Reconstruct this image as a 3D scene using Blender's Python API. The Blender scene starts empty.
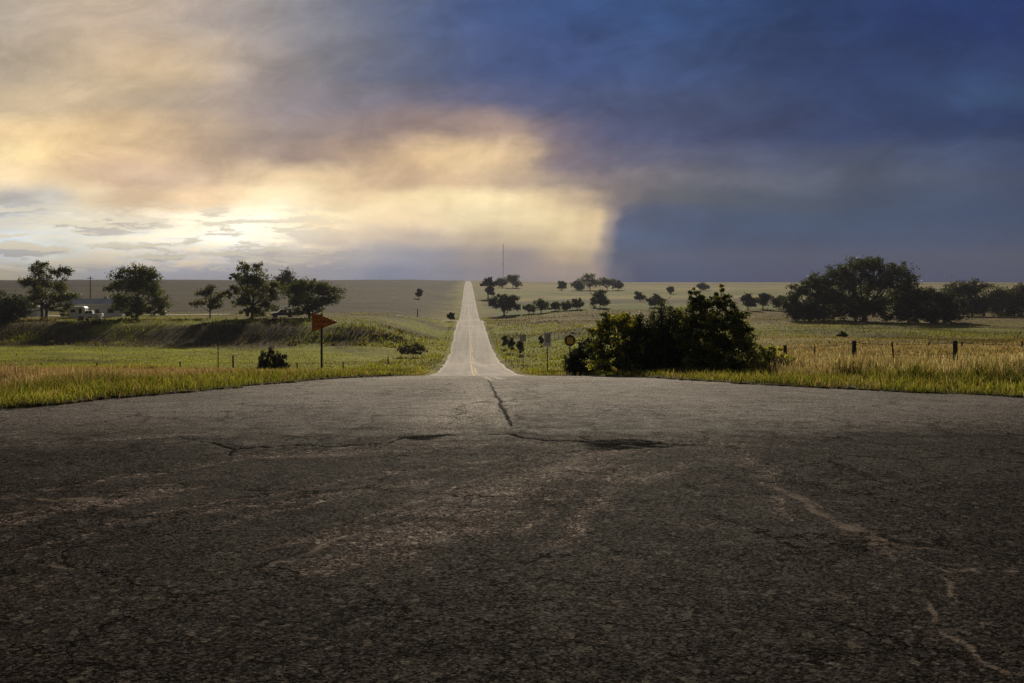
import bpy, math, random
import numpy as np
from mathutils import Vector

RNG = np.random.default_rng(11)
random.seed(5)
SC = bpy.context.scene
COL = SC.collection
R = math.radians
DEBUG = False
EYE = 1.65                    # camera height above the pavement under it
F, VX, HY = 850.0, 467.5, 281.0   # focal length in pixels, picture column of the road's direction, row of the eye level

# ------------------------------------------------------------------ small maths
def pchip(xs, ys):
    x = np.array(xs, float); y = np.array(ys, float)
    h = np.diff(x); dl = np.diff(y) / h
    m = np.zeros_like(y)
    m[0], m[-1] = dl[0], dl[-1]
    for i in range(1, len(x) - 1):
        if dl[i-1] * dl[i] > 0:
            w1, w2 = 2*h[i] + h[i-1], h[i] + 2*h[i-1]
            m[i] = (w1 + w2) / (w1/dl[i-1] + w2/dl[i])
    def f(t):
        t = np.clip(np.asarray(t, float), x[0], x[-1])
        i = np.clip(np.searchsorted(x, t) - 1, 0, len(x) - 2)
        s = (t - x[i]) / h[i]
        return ((2*s**3-3*s**2+1)*y[i] + (s**3-2*s**2+s)*h[i]*m[i]
                + (-2*s**3+3*s**2)*y[i+1] + (s**3-s**2)*h[i]*m[i+1])
    return f

def sstep(a, b, t):
    t = np.clip((np.asarray(t, float) - a) / (b - a), 0, 1)
    return t*t*(3-2*t)

def _hash(ix, iy, seed):
    n = (ix.astype(np.int64)*374761393 + iy.astype(np.int64)*668265263 + seed*144269504) & 0xFFFFFFFF
    n = ((n ^ (n >> 13)) * 1274126177) & 0xFFFFFFFF
    n = n ^ (n >> 16)
    return (n & 0xFFFFFF) / float(0xFFFFFF)

def vnoise(x, y, seed=0):
    x = np.asarray(x, float); y = np.asarray(y, float)
    ix, iy = np.floor(x), np.floor(y)
    fx, fy = x-ix, y-iy
    fx = fx*fx*(3-2*fx); fy = fy*fy*(3-2*fy)
    a = _hash(ix, iy, seed); b = _hash(ix+1, iy, seed)
    c = _hash(ix, iy+1, seed); d = _hash(ix+1, iy+1, seed)
    return (a*(1-fx)+b*fx)*(1-fy) + (c*(1-fx)+d*fx)*fy

def fbm(x, y, seed=0, oct=4):
    s = 0; a = .5; t = 0
    for k in range(oct):
        s = s + a*vnoise(np.asarray(x)*2**k + 17.3*k, np.asarray(y)*2**k - 9.1*k, seed+k); t += a; a *= .5
    return s/t            # 0..1

# ------------------------------------------------------------------ the lie of the land: depth below the eye
def quad(d):
    return 1.65 + .0019*d*d
NEAR = [(-4000, 1.65), (-400, 1.65), (-60, 1.66), (-14, 1.65), (0, 1.65)] + [(d, quad(d)) for d in (3, 6, 9, 12, 15, 18, 21, 24, 27, 29.5)]
DC = pchip(*zip(*(NEAR + [(36, 4.02), (46, 5.14), (58, 6.47), (68, 7.5), (80, 8.6), (101, 10.1), (120, 11.2), (142, 12.0), (165, 12.2), (200, 11.85), (245, 11.7),
           (262, 12.2), (290, 13.5), (330, 14.1), (425, 12.8), (560, 9.6), (750, 5.3), (1000, 2.5), (1300, .9), (2200, -.4), (4000, -3)])))
DL = pchip(*zip(*(NEAR + [(36, 4.0), (46, 5.15), (58, 6.5), (80, 8.95), (100, 10.3), (125, 10.9), (149, 11.0), (153, 10.5), (157, 9.3), (161, 8.3), (165, 8.0), (176, 7.9), (200, 8.25),
           (235, 9.2), (262, 9.8), (290, 10.2), (330, 10.3), (400, 9.0), (600, 5.5), (800, 3.2), (1200, .6), (2200, -3), (4000, -7)])))
DR = pchip(*zip(*(NEAR + [(34, 3.65), (40, 4.0), (60, 5.05), (80, 6.05), (120, 7.8), (160, 8.95), (200, 9.65), (300, 10.8), (400, 10.7), (600, 8.1), (900, 4.8),
           (1400, 3.2), (2500, 4.2), (4000, 6)])))

def depth(x, y):
    x = np.asarray(x, float); y = np.asarray(y, float)
    wl = sstep(4.5, 26, -(x - .75)); wr = sstep(5, 36, x - .75)
    s = 1 + np.clip(y-250, 0, 1500)/300.0          # far slopes blend over a wider strip
    wl = np.where(y > 250, sstep(4.5, 26, -(x-.75)/s), wl); wr = np.where(y > 250, sstep(5, 36, (x-.75)/s), wr)
    d = DC(y)*(1-wl-wr) + DL(y)*wl + DR(y)*wr
    off = sstep(5.5, 14, np.abs(x-.75)) * sstep(24, 45, y)
    n = (fbm(x/9, y/9, 3) - .5)*.55 + (fbm(x/37, y/37, 8) - .5)*1.5*sstep(60, 160, y)
    far = (fbm(x/420, y/300, 21) - .5)*3.0*sstep(500, 1500, y)
    return d + off*(n + far)

def ground(x, y):
    return EYE - depth(x, y)

def gz(x, y):
    return float(ground(np.array([x]), np.array([y]))[0])

# pavement outline ------------------------------------------------
_L = np.array([(-300, 10.9), (-60, 11.1), (-20, 11.4), (-12, 11.9), (-9.5, 12.2), (-7.1, 12.75), (-6.2, 14.4), (-5.25, 16.4), (-4.1, 20), (-3.25, 24), (-3.05, 30), (-3.0, 62)])
_Rr = np.array([(4.5, 62), (4.55, 34), (4.7, 26.5), (5.3, 22.5), (6.1, 19.4), (7.6, 16.9), (9.6, 14.9), (14, 13.3), (25, 12.3), (60, 11.8), (300, 11.4)])
def edge_y(x):
    x = np.asarray(x, float)
    yl = np.interp(x, _L[:, 0], _L[:, 1]); yr = np.interp(x, _Rr[:, 0], _Rr[:, 1])
    return np.where(x < -3.0, yl, np.where(x > 4.5, yr, 62.0))
def _dense(p, n=60):
    out = []
    for a, b in zip(p[:-1], p[1:]):
        for t in np.linspace(0, 1, max(2, min(n, int(np.hypot(*(b-a))/.25))), endpoint=False):
            out.append(a + (b-a)*t)
    return np.array(out)
EDGE = np.vstack([_dense(_L[1:]), _dense(_Rr[:-1])])
def edge_dist(x, y):
    """signed distance in metres from the pavement's front edge, positive on the grass"""
    x = np.asarray(x, float).ravel(); y = np.asarray(y, float).ravel()
    out = np.empty(len(x))
    for i in range(0, len(x), 20000):
        s = slice(i, i+20000)
        dd = (x[s, None]-EDGE[None, :, 0])**2 + (y[s, None]-EDGE[None, :, 1])**2
        out[s] = np.sqrt(dd.min(1))
    ins = (y < edge_y(x))
    return np.where(ins, -out, out)
def road_half(y):
    return 3.75 + 0*np.asarray(y, float)

def on_px(px, py):
    """point of the hilltop pavement seen at a picture position"""
    r = max((py-HY)/F, .1126)
    d = (r - math.sqrt(max(r*r - 4*.0019*1.65, 0))) / (2*.0019)
    return ((px-VX)/F*d, d)

# ------------------------------------------------------------------ node helpers
class NT:
    def __init__(self, tree):
        self.t = tree
        for n in list(tree.nodes): tree.nodes.remove(n)
    def n(self, kind, **kw):
        nd = self.t.nodes.new(kind)
        for k, v in kw.items(): setattr(nd, k, v)
        return nd
    def link(self, a, b): self.t.links.new(a, b)
    def put(self, sock, v):
        if isinstance(v, bpy.types.NodeSocket): self.link(v, sock)
        elif v is not None: sock.default_value = v
    def math(self, op, a, b=None, c=None, clamp=False):
        nd = self.n('ShaderNodeMath', operation=op, use_clamp=clamp)
        for i, v in enumerate((a, b, c)): self.put(nd.inputs[i], v)
        return nd.outputs[0]
    def mix(self, fac, a, b, blend='MIX'):
        nd = self.n('ShaderNodeMix', data_type='RGBA', blend_type=blend)
        self.put(nd.inputs[0], fac)
        for i, v in ((6, a), (7, b)):
            self.put(nd.inputs[i], (*v, 1) if isinstance(v, tuple) and len(v) == 3 else v)
        return nd.outputs[2]
    def rng(self, v, a, b, c=0.0, d=1.0, smooth=False):
        nd = self.n('ShaderNodeMapRange', interpolation_type='SMOOTHSTEP' if smooth else 'LINEAR')
        self.put(nd.inputs[0], v)
        for i, q in zip((1, 2, 3, 4), (a, b, c, d)): self.put(nd.inputs[i], q)
        return nd.outputs[0]
    def noise(self, vec, scale, detail=4, rough=.5, dist=0):
        nd = self.n('ShaderNodeTexNoise')
        self.put(nd.inputs['Vector'], vec)
        nd.inputs['Scale'].default_value = scale; nd.inputs['Detail'].default_value = detail
        nd.inputs['Roughness'].default_value = rough; nd.inputs['Distortion'].default_value = dist
        return nd
    def attr(self, name):
        return self.n('ShaderNodeAttribute', attribute_name=name)
    def comb(self, x, y, z=0.0):
        nd = self.n('ShaderNodeCombineXYZ')
        for i, v in enumerate((x, y, z)): self.put(nd.inputs[i], v)
        return nd.outputs[0]

def new_mat(name):
    m = bpy.data.materials.new(name); m.use_nodes = True
    t = NT(m.node_tree)
    out = t.n('ShaderNodeOutputMaterial')
    return m, t, out

def lin(c):
    return tuple(((v/255.0)/12.92 if v/255.0 <= .04045 else ((v/255.0+.055)/1.055)**2.4) for v in c)

def simple(name, col, rough=.7, metal=0.0, var=.25, scale=6.0, spec=.3):
    m, t, out = new_mat(name)
    b = t.n('ShaderNodeBsdfPrincipled')
    tc = t.n('ShaderNodeTexCoord')
    nz = t.noise(tc.outputs['Object'], scale, 5, .6)
    f = t.rng(nz.outputs[0], .3, .7, 1-var, 1+var)
    c = t.mix(1.0, (*col, 1), t.comb(f, f, f), 'MULTIPLY')
    t.link(c, b.inputs['Base Color'])
    b.inputs['Roughness'].default_value = rough; b.inputs['Metallic'].default_value = metal
    b.inputs['Specular IOR Level'].default_value = spec
    bm = t.n('ShaderNodeBump'); bm.inputs['Strength'].default_value = .25; bm.inputs['Distance'].default_value = .02
    t.link(nz.outputs[0], bm.inputs['Height']); t.link(bm.outputs[0], b.inputs['Normal'])
    t.link(b.outputs[0], out.inputs[0])
    return m

def leafy(name, trans=.45, var=.35, scale=.8, gloss=.04):
    """leaf and grass material: its colour comes from the mesh, light comes through it"""
    m, t, out = new_mat(name)
    a = t.attr('tint')
    tc = t.n('ShaderNodeTexCoord')
    nz = t.noise(tc.outputs['Object'], scale, 3, .6)
    f = t.rng(nz.outputs[0], .3, .7, 1-var, 1+var)
    c = t.mix(1.0, a.outputs['Color'], t.comb(f, f, t.math('MULTIPLY', f, .95)), 'MULTIPLY')
    d = t.n('ShaderNodeBsdfDiffuse'); t.link(c, d.inputs['Color'])
    tr = t.n('ShaderNodeBsdfTranslucent')
    t.link(t.mix(1.0, c, (1.12, 1.06, .7), 'MULTIPLY'), tr.inputs['Color'])
    mx = t.n('ShaderNodeMixShader'); mx.inputs[0].default_value = trans
    t.link(d.outputs[0], mx.inputs[1]); t.link(tr.outputs[0], mx.inputs[2])
    g = t.n('ShaderNodeBsdfGlossy'); g.inputs['Roughness'].default_value = .45
    m2 = t.n('ShaderNodeMixShader'); m2.inputs[0].default_value = gloss
    t.link(mx.outputs[0], m2.inputs[1]); t.link(g.outputs[0], m2.inputs[2])
    t.link(m2.outputs[0], out.inputs[0])
    return m

# ------------------------------------------------------------------ mesh helpers
def npmesh(name, V, faces, mat=None, parent=None, smooth=False, colors=None, floats=None, loc=None):
    """faces: list of int arrays (n,3) / (n,4)"""
    me = bpy.data.meshes.new(name)
    V = np.asarray(V, np.float32)
    me.vertices.add(len(V)); me.vertices.foreach_set('co', V.ravel())
    faces = [np.asarray(f, np.int32) for f in faces if len(f)]
    nl = sum(f.size for f in faces); nf = sum(len(f) for f in faces)
    me.loops.add(nl); me.polygons.add(nf)
    me.loops.foreach_set('vertex_index', np.concatenate([f.ravel() for f in faces]))
    tot = np.concatenate([np.full(len(f), f.shape[1], np.int32) for f in faces])
    st = np.concatenate([[0], np.cumsum(tot)[:-1]]).astype(np.int32)
    me.polygons.foreach_set('loop_start', st)
    me.polygons.foreach_set('loop_total', tot)
    me.polygons.foreach_set('use_smooth', np.full(nf, smooth))
    me.update(calc_edges=True)
    if colors is not None:
        at = me.attributes.new('tint', 'FLOAT_COLOR', 'POINT')
        c = np.ones((len(V), 4), np.float32); c[:, :3] = colors
        at.data.foreach_set('color', c.ravel())
    for k, v in (floats or {}).items():
        at = me.attributes.new(k, 'FLOAT', 'POINT'); at.data.foreach_set('value', np.asarray(v, np.float32))
    if mat: me.materials.append(mat)
    o = bpy.data.objects.new(name, me); COL.objects.link(o)
    if parent: o.parent = parent
    if loc is not None: o.location = loc
    return o

class MB:
    def __init__(self): self.v = []; self.q = []; self.t = []; self.n = 0
    def add(self, V, quads=(), tris=()):
        b = self.n
        self.v.extend([tuple(map(float, p)) for p in V]); self.n += len(V)
        self.q += [tuple(b+i for i in f) for f in quads]; self.t += [tuple(b+i for i in f) for f in tris]
    def box(self, c, s, rz=0.0):
        x, y, z = s[0]/2, s[1]/2, s[2]/2
        V = [(-x,-y,-z),(x,-y,-z),(x,y,-z),(-x,y,-z),(-x,-y,z),(x,-y,z),(x,y,z),(-x,y,z)]
        ca, sa = math.cos(rz), math.sin(rz)
        V = [(c[0]+p[0]*ca-p[1]*sa, c[1]+p[0]*sa+p[1]*ca, c[2]+p[2]) for p in V]
        self.add(V, [(0,3,2,1),(4,5,6,7),(0,1,5,4),(1,2,6,5),(2,3,7,6),(3,0,4,7)])
    def tube(self, pts, rad, k=7, cap=True):
        pts = [Vector(p) for p in pts]; V = []
        for i, p in enumerate(pts):
            d = (pts[min(i+1, len(pts)-1)] - pts[max(i-1, 0)]).normalized()
            a = d.cross(Vector((0.31, .95, .1)) if abs(d.y) < .9 else Vector((1, 0, 0))).normalized(); b = d.cross(a)
            r = rad[i] if hasattr(rad, '__len__') else rad
            for j in range(k):
                t = 2*math.pi*j/k
                V.append(p + a*(r*math.cos(t)) + b*(r*math.sin(t)))
        Q = [(i*k+j, i*k+(j+1) % k, (i+1)*k+(j+1) % k, (i+1)*k+j) for i in range(len(pts)-1) for j in range(k)]
        T = []
        if cap:
            V.append(pts[-1]); e = len(V)-1; V.append(pts[0]); s = len(V)-1; m = (len(pts)-1)*k
            for j in range(k):
                T.append((m+j, m+(j+1) % k, e)); T.append(((j+1) % k, j, s))
        self.add(V, Q, T)
    def prism(self, poly, y0, y1):
        """outline in x,z pushed from y0 to y1"""
        n = len(poly)
        V = [(p[0], y0, p[1]) for p in poly] + [(p[0], y1, p[1]) for p in poly]
        cx = sum(p[0] for p in poly)/n; cz = sum(p[1] for p in poly)/n
        V += [(cx, y0, cz), (cx, y1, cz)]
        self.add(V, [(i, (i+1) % n, n+(i+1) % n, n+i) for i in range(n)],
                 [((i+1) % n, i, 2*n) for i in range(n)] + [(n+i, n+(i+1) % n, 2*n+1) for i in range(n)])
    def build(self, name, mat, parent=None, smooth=False, colors=None):
        return npmesh(name, self.v, [np.array(self.q, np.int32).reshape(-1, 4), np.array(self.t, np.int32).reshape(-1, 3)], mat, parent, smooth, colors)

def tag(o, label=None, cat=None, group=None, kind=None):
    for k, v in (('label', label), ('category', cat), ('group', group), ('kind', kind)):
        if v: o[k] = v
    return o
def thing(name, label, cat, loc, rz=0.0, group=None):
    o = bpy.data.objects.new(name, None); COL.objects.link(o)
    o.location = loc; o.rotation_euler = (0, 0, rz); o.empty_display_size = .3
    return tag(o, label, cat, group)
def at(px, d, lift=0.0):
    x = (px-VX)/F*d
    return Vector((x, d, gz(x, d)+lift))
def z_at(py, d):
    return EYE - (py-HY)/F*d

# ------------------------------------------------------------------ materials
M = {}
def build_materials():
    M['leaf'] = leafy('tree_leaves', .52, .3, .35)
    M['bushleaf'] = leafy('bush_leaves', .42, .3, 1.4)
    M['grass'] = leafy('grass_blades', .6, .3, .6, .0)
    M['bark'] = simple('bark', (.07, .055, .042), .95, 0, .4, 5)
    M['post'] = simple('weathered_post_wood', (.075, .058, .043), .95, 0, .45, 14)
    M['steel'] = simple('rusty_steel_post', (.09, .055, .04), .7, .5, .4, 18)
    M['wire'] = simple('fence_wire', (.05, .045, .04), .9, 0, .2, 9, .05)
    M['galv'] = simple('galvanised_steel', (.34, .34, .34), .5, .8, .2, 12)
    M['darkpost'] = simple('dark_sign_post', (.05, .042, .036), .9, 0, .35, 12)
    M['orange'] = simple('sign_face_orange', (.50, .155, .014), .5, 0, .12, 5)
    M['black'] = simple('black_paint', (.015, .014, .013), .6, 0, .2, 8)
    M['white'] = simple('white_sign_face', (.7, .7, .68), .45, 0, .08, 5)
    M['greyface'] = simple('grey_sign_panel', (.33, .34, .34), .5, 0, .15, 8)
    M['rust'] = simple('rusty_sign_rim', (.085, .05, .035), .8, .3, .4, 12)
    M['yellow'] = simple('faded_yellow_panel', (.62, .40, .05), .6, 0, .2, 8)
    M['siding'] = simple('pale_siding', (.72, .72, .72), .7, 0, .08, 2)
    M['trim'] = simple('white_trim', (.8, .79, .76), .6, 0, .06, 3)
    M['roofing'] = simple('grey_roofing', (.30, .31, .34), .7, 0, .15, 2)
    M['dark'] = simple('dark_opening', (.02, .02, .022), .35, 0, .2, 3)
    M['glass'] = simple('window_glass', (.03, .035, .045), .12, 0, .1, 3, .6)
    M['carwhite'] = simple('white_car_paint', (.72, .72, .7), .3, 0, .05, 3, .5)
    M['carblue'] = simple('dark_blue_car_paint', (.06, .085, .15), .25, 0, .08, 3, .6)
    M['tyre'] = simple('tyre_rubber', (.02, .02, .02), .85, 0, .2, 9)
    M['pole'] = simple('utility_pole_wood', (.09, .07, .055), .95, 0, .3, 4)
    M['mast'] = simple('mast_steel', (.28, .26, .26), .6, .4, .15, 1)

    # ---- land
    m, t, out = new_mat('prairie_soil_and_turf'); M['land'] = m
    a = t.attr('tint'); tc = t.n('ShaderNodeTexCoord'); P = tc.outputs['Object']
    mp = t.n('ShaderNodeMapping'); mp.inputs['Scale'].default_value = (.35, 1, 1); t.link(P, mp.inputs[0])
    n1 = t.noise(P, 2.2, 6, .65); n2 = t.noise(mp.outputs[0], .11, 5, .6); n3 = t.noise(mp.outputs[0], .016, 4, .6)
    f = t.math('MULTIPLY', t.rng(n1.outputs[0], .25, .75, .62, 1.38), t.rng(n2.outputs[0], .25, .75, .6, 1.4))
    f = t.math('MULTIPLY', f, t.rng(n3.outputs[0], .3, .7, .8, 1.2))
    c = t.mix(1.0, a.outputs['Color'], t.comb(f, f, f), 'MULTIPLY')
    c = t.mix(t.rng(n2.outputs[1], .45, .7, 0, .25), c, (.16, .125, .06))
    b = t.n('ShaderNodeBsdfPrincipled'); t.link(c, b.inputs['Base Color'])
    b.inputs['Roughness'].default_value = 1; b.inputs['Specular IOR Level'].default_value = .05
    bp = t.n('ShaderNodeBump'); bp.inputs['Strength'].default_value = .6; bp.inputs['Distance'].default_value = .35
    t.link(t.math('ADD', n1.outputs[0], t.math('MULTIPLY', n2.outputs[0], 2.5)), bp.inputs['Height'])
    t.link(bp.outputs[0], b.inputs['Normal']); t.link(b.outputs[0], out.inputs[0])

    # ---- pavement
    m, t, out = new_mat('worn_asphalt'); M['asphalt'] = m
    tc = t.n('ShaderNodeTexCoord'); P = tc.outputs['Object']
    hw = t.attr('highway').outputs['Fac']; ck = t.attr('crack').outputs['Fac']; wr = t.attr('wear').outputs['Fac']
    sd = t.attr('sand').outputs['Fac']; pl = t.attr('polish_glow').outputs['Fac']; pt = t.attr('paint').outputs['Fac']
    big = t.noise(P, .55, 5, .6); mid = t.noise(P, 3.5, 5, .65); fine = t.noise(P, 42, 4, .7)
    mp = t.n('ShaderNodeMapping'); mp.inputs['Scale'].default_value = (.28, 1.6, 1); mp.inputs['Rotation'].default_value = (0, 0, R(-8)); t.link(P, mp.inputs[0])
    streak = t.noise(mp.outputs[0], 2.2, 6, .65)
    vo = t.n('ShaderNodeTexVoronoi', feature='F1'); vo.inputs['Scale'].default_value = 68; t.link(P, vo.inputs['Vector'])
    sep = t.n('ShaderNodeSeparateColor'); t.link(vo.outputs['Color'], sep.inputs[0])
    stone = t.math('POWER', sep.outputs[0], 2.6)
    vo3 = t.n('ShaderNodeTexVoronoi', feature='F1'); vo3.inputs['Scale'].default_value = 64; t.link(P, vo3.inputs['Vector'])
    sep3 = t.n('ShaderNodeSeparateColor'); t.link(vo3.outputs['Color'], sep3.inputs[0]); chunk = t.math('POWER', sep3.outputs[0], 3.0)
    vo4 = t.n('ShaderNodeTexVoronoi', feature='F1'); vo4.inputs['Scale'].default_value = 31; t.link(P, vo4.inputs['Vector'])
    sep4 = t.n('ShaderNodeSeparateColor'); t.link(vo4.outputs['Color'], sep4.inputs[0]); lump = t.math('POWER', sep4.outputs[0], 3.0)
    vo2 = t.n('ShaderNodeTexVoronoi', feature='F1'); vo2.inputs['Scale'].default_value = 27; t.link(P, vo2.inputs['Vector'])
    sep2 = t.n('ShaderNodeSeparateColor'); t.link(vo2.outputs['Color'], sep2.inputs[0])
    pebble = t.rng(sep2.outputs[1], .93, .97, 0, 1)
    hwn = t.rng(t.math('ADD', hw, t.math('MULTIPLY', t.math('SUBTRACT', mid.outputs[0], .5), .8)), .08, .92, 0, 1)
    c = t.mix(hwn, (.048, .036, .032), (.0122, .0084, .0072))
    c = t.mix(t.math('MULTIPLY', pl, t.rng(mid.outputs[0], .3, .65, .55, 1)), c, (.185, .150, .130))  # tyre-polished strips, plus light painted in at the road mouth
    g = t.math('ADD', t.math('ADD', .16, t.math('MULTIPLY', stone, 1.1)), t.math('ADD', t.math('MULTIPLY', t.math('POWER', sep3.outputs[1], 6.0), 3.0), t.math('MULTIPLY', lump, .6)))
    g = t.math('MULTIPLY', g, t.rng(big.outputs[0], .3, .7, .72, 1.28))
    g = t.math('MULTIPLY', g, t.rng(streak.outputs[0], .3, .7, .74, 1.30))
    g = t.math('MULTIPLY', g, t.rng(fine.outputs[0], .3, .7, .55, 1.45))
    c = t.mix(1.0, c, t.comb(g, g, g), 'MULTIPLY')
    c = t.mix(t.math('MULTIPLY', pebble, .4), c, (.12, .10, .08))
    wn = t.rng(t.math('MULTIPLY', wr, t.math('ADD', .25, t.math('MULTIPLY', t.rng(streak.outputs[0], .34, .64, 0, 1), t.rng(mid.outputs[0], .33, .6, .35, 1.0)))), .10, .85, 0, 1)
    wf = t.math('ADD', 1.0, t.math('MULTIPLY', wn, 4.2))
    c = t.mix(1.0, c, t.comb(wf, t.math('MULTIPLY', wf, 1.06), t.math('MULTIPLY', wf, 1.05)), 'MULTIPLY')
    mid2 = t.noise(P, 9.5, 4, .65)
    sn = t.rng(t.math('MULTIPLY', sd, t.math('ADD', .35, t.math('MULTIPLY', t.rng(mid.outputs[0], .36, .6, 0, 1), t.rng(mid2.outputs[0], .36, .6, .2, 1.2)))), .22, .8, 0, .85)
    c = t.mix(t.math('MULTIPLY', sn, t.rng(fine.outputs[0], .3, .55, .5, 1)), c, (.135, .106, .085))
    # a web of fine cracks in the old highway surface
    wv = t.n('ShaderNodeVectorMath', operation='ADD'); t.link(P, wv.inputs[0])
    sc = t.n('ShaderNodeVectorMath', operation='SCALE'); t.link(mid.outputs[1], sc.inputs[0]); sc.inputs['Scale'].default_value = .55
    t.link(sc.outputs[0], wv.inputs[1])
    v3 = t.n('ShaderNodeTexVoronoi', feature='DISTANCE_TO_EDGE'); v3.inputs['Scale'].default_value = .95; t.link(wv.outputs[0], v3.inputs['Vector'])
    web = t.math('MULTIPLY', t.rng(v3.outputs[0], .004, .017, 1, 0), t.rng(big.outputs[0], .42, .55, 0, .9))
    v4 = t.n('ShaderNodeTexVoronoi', feature='DISTANCE_TO_EDGE'); v4.inputs['Scale'].default_value = 4.2; t.link(wv.outputs[0], v4.inputs['Vector'])
    web2 = t.math('MULTIPLY', t.rng(v4.outputs[0], .01, .045, 1, 0), t.rng(t.noise(P, .42, 3, .5).outputs[0], .50, .62, 0, .8))
    cr = t.math('MAXIMUM', t.rng(t.math('MULTIPLY', ck, t.rng(fine.outputs[0], .3, .7, .6, 1.3)), .35, .7, 0, 1), t.math('MAXIMUM', web, web2))
    c = t.mix(cr, c, (.006, .005, .0045))
    c = t.mix(t.math('MULTIPLY', pt, t.rng(fine.outputs[0], .38, .55, .25, 1)), c, (.40, .36, .29))
    b = t.n('ShaderNodeBsdfPrincipled'); t.link(c, b.inputs['Base Color'])
    t.link(t.rng(mid.outputs[0], .3, .7, .86, .97), b.inputs['Roughness'])
    cav = t.math('MULTIPLY', t.rng(g, .2, 1.6, .25, 1.5), t.math('SUBTRACT', 1.0, t.math('MULTIPLY', cr, .95)))
    t.link(t.math('MULTIPLY', t.rng(hwn, 0, 1, .14, .028), cav), b.inputs['Specular IOR Level'])
    b.inputs['Specular Tint'].default_value = (1, .84, .77, 1)
    h = t.math('ADD', t.math('MULTIPLY', vo.outputs['Distance'], -.45), t.math('MULTIPLY', fine.outputs[0], .8))
    h = t.math('ADD', h, t.math('MULTIPLY', mid.outputs[0], .35)); h = t.math('SUBTRACT', h, t.math('MULTIPLY', cr, 1.6))
    bp = t.n('ShaderNodeBump'); bp.inputs['Strength'].default_value = .75; bp.inputs['Distance'].default_value = .012
    t.link(h, bp.inputs['Height']); t.link(bp.outputs[0], b.inputs['Normal']); t.link(b.outputs[0], out.inputs[0])

    # ---- far road
    m, t, out = new_mat('pale_chipseal'); M['chip'] = m
    tc = t.n('ShaderNodeTexCoord'); P = tc.outputs['Object']
    mp = t.n('ShaderNodeMapping'); mp.inputs['Scale'].default_value = (1.15, .022, 1); t.link(P, mp.inputs[0])
    s1 = t.noise(mp.outputs[0], 1.0, 5, .6); s2 = t.noise(P, .25, 4, .6); ed = t.attr('shoulder').outputs['Fac']
    c = t.mix(t.rng(s1.outputs[0], .30, .62), (.105, .088, .082), (.285, .238, .216))
    c = t.mix(t.math('MULTIPLY', ed, .8), c, (.46, .40, .32))
    f = t.math('MULTIPLY', t.rng(s2.outputs[0], .3, .7, .72, 1.22), t.rng(t.noise(P, .035, 3, .5).outputs[0], .35, .65, .85, 1.15)); c = t.mix(1.0, c, t.comb(f, f, f), 'MULTIPLY')
    b = t.n('ShaderNodeBsdfPrincipled'); t.link(c, b.inputs['Base Color']); b.inputs['Roughness'].default_value = .9
    b.inputs['Specular IOR Level'].default_value = .10
    t.link(b.outputs[0], out.inputs[0])
    M['linepaint'] = simple('faded_line_paint', (.66, .55, .33), .95, 0, .25, .5, .05)
    M['gravel'] = simple('lane_gravel', (.36, .32, .26), .95, 0, .2, 1.5)
build_materials()
def stone_mat():
    m, t, out = new_mat('loose_stone'); a = t.attr('tint'); b = t.n('ShaderNodeBsdfPrincipled')
    t.link(a.outputs['Color'], b.inputs['Base Color']); b.inputs['Roughness'].default_value = .9; b.inputs['Specular IOR Level'].default_value = .1
    t.link(b.outputs[0], out.inputs[0]); return m
M['stone'] = stone_mat()

# ------------------------------------------------------------------ polar grid
def polar(r0, r1, step, front=52.0, da=.2, back=5.0):
    az = np.concatenate([np.arange(-180, -front, back), np.arange(-front, front, da), np.arange(front, 180, back)])
    n = int(math.log(r1/r0)/step)
    r = r0*np.exp(np.linspace(0, math.log(r1/r0), n))
    A, Rr = np.meshgrid(np.radians(az), r)
    return (Rr*np.sin(A)), (Rr*np.cos(A)), len(r), len(az)
def polar_faces(nr, na):
    i = np.arange(nr-1)[:, None]*na; j = np.arange(na)[None, :]; k = (j+1) % na
    return np.stack([i+j, i+na+j, i+na+k, i+k], -1).reshape(-1, 4)[:, ::-1]

# ------------------------------------------------------------------ terrain
def lane_y(x):
    return np.interp(-x, [0, 6, 20, 36, 60, 110, 300], [252, 250, 243, 238, 236, 236, 240])

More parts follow.
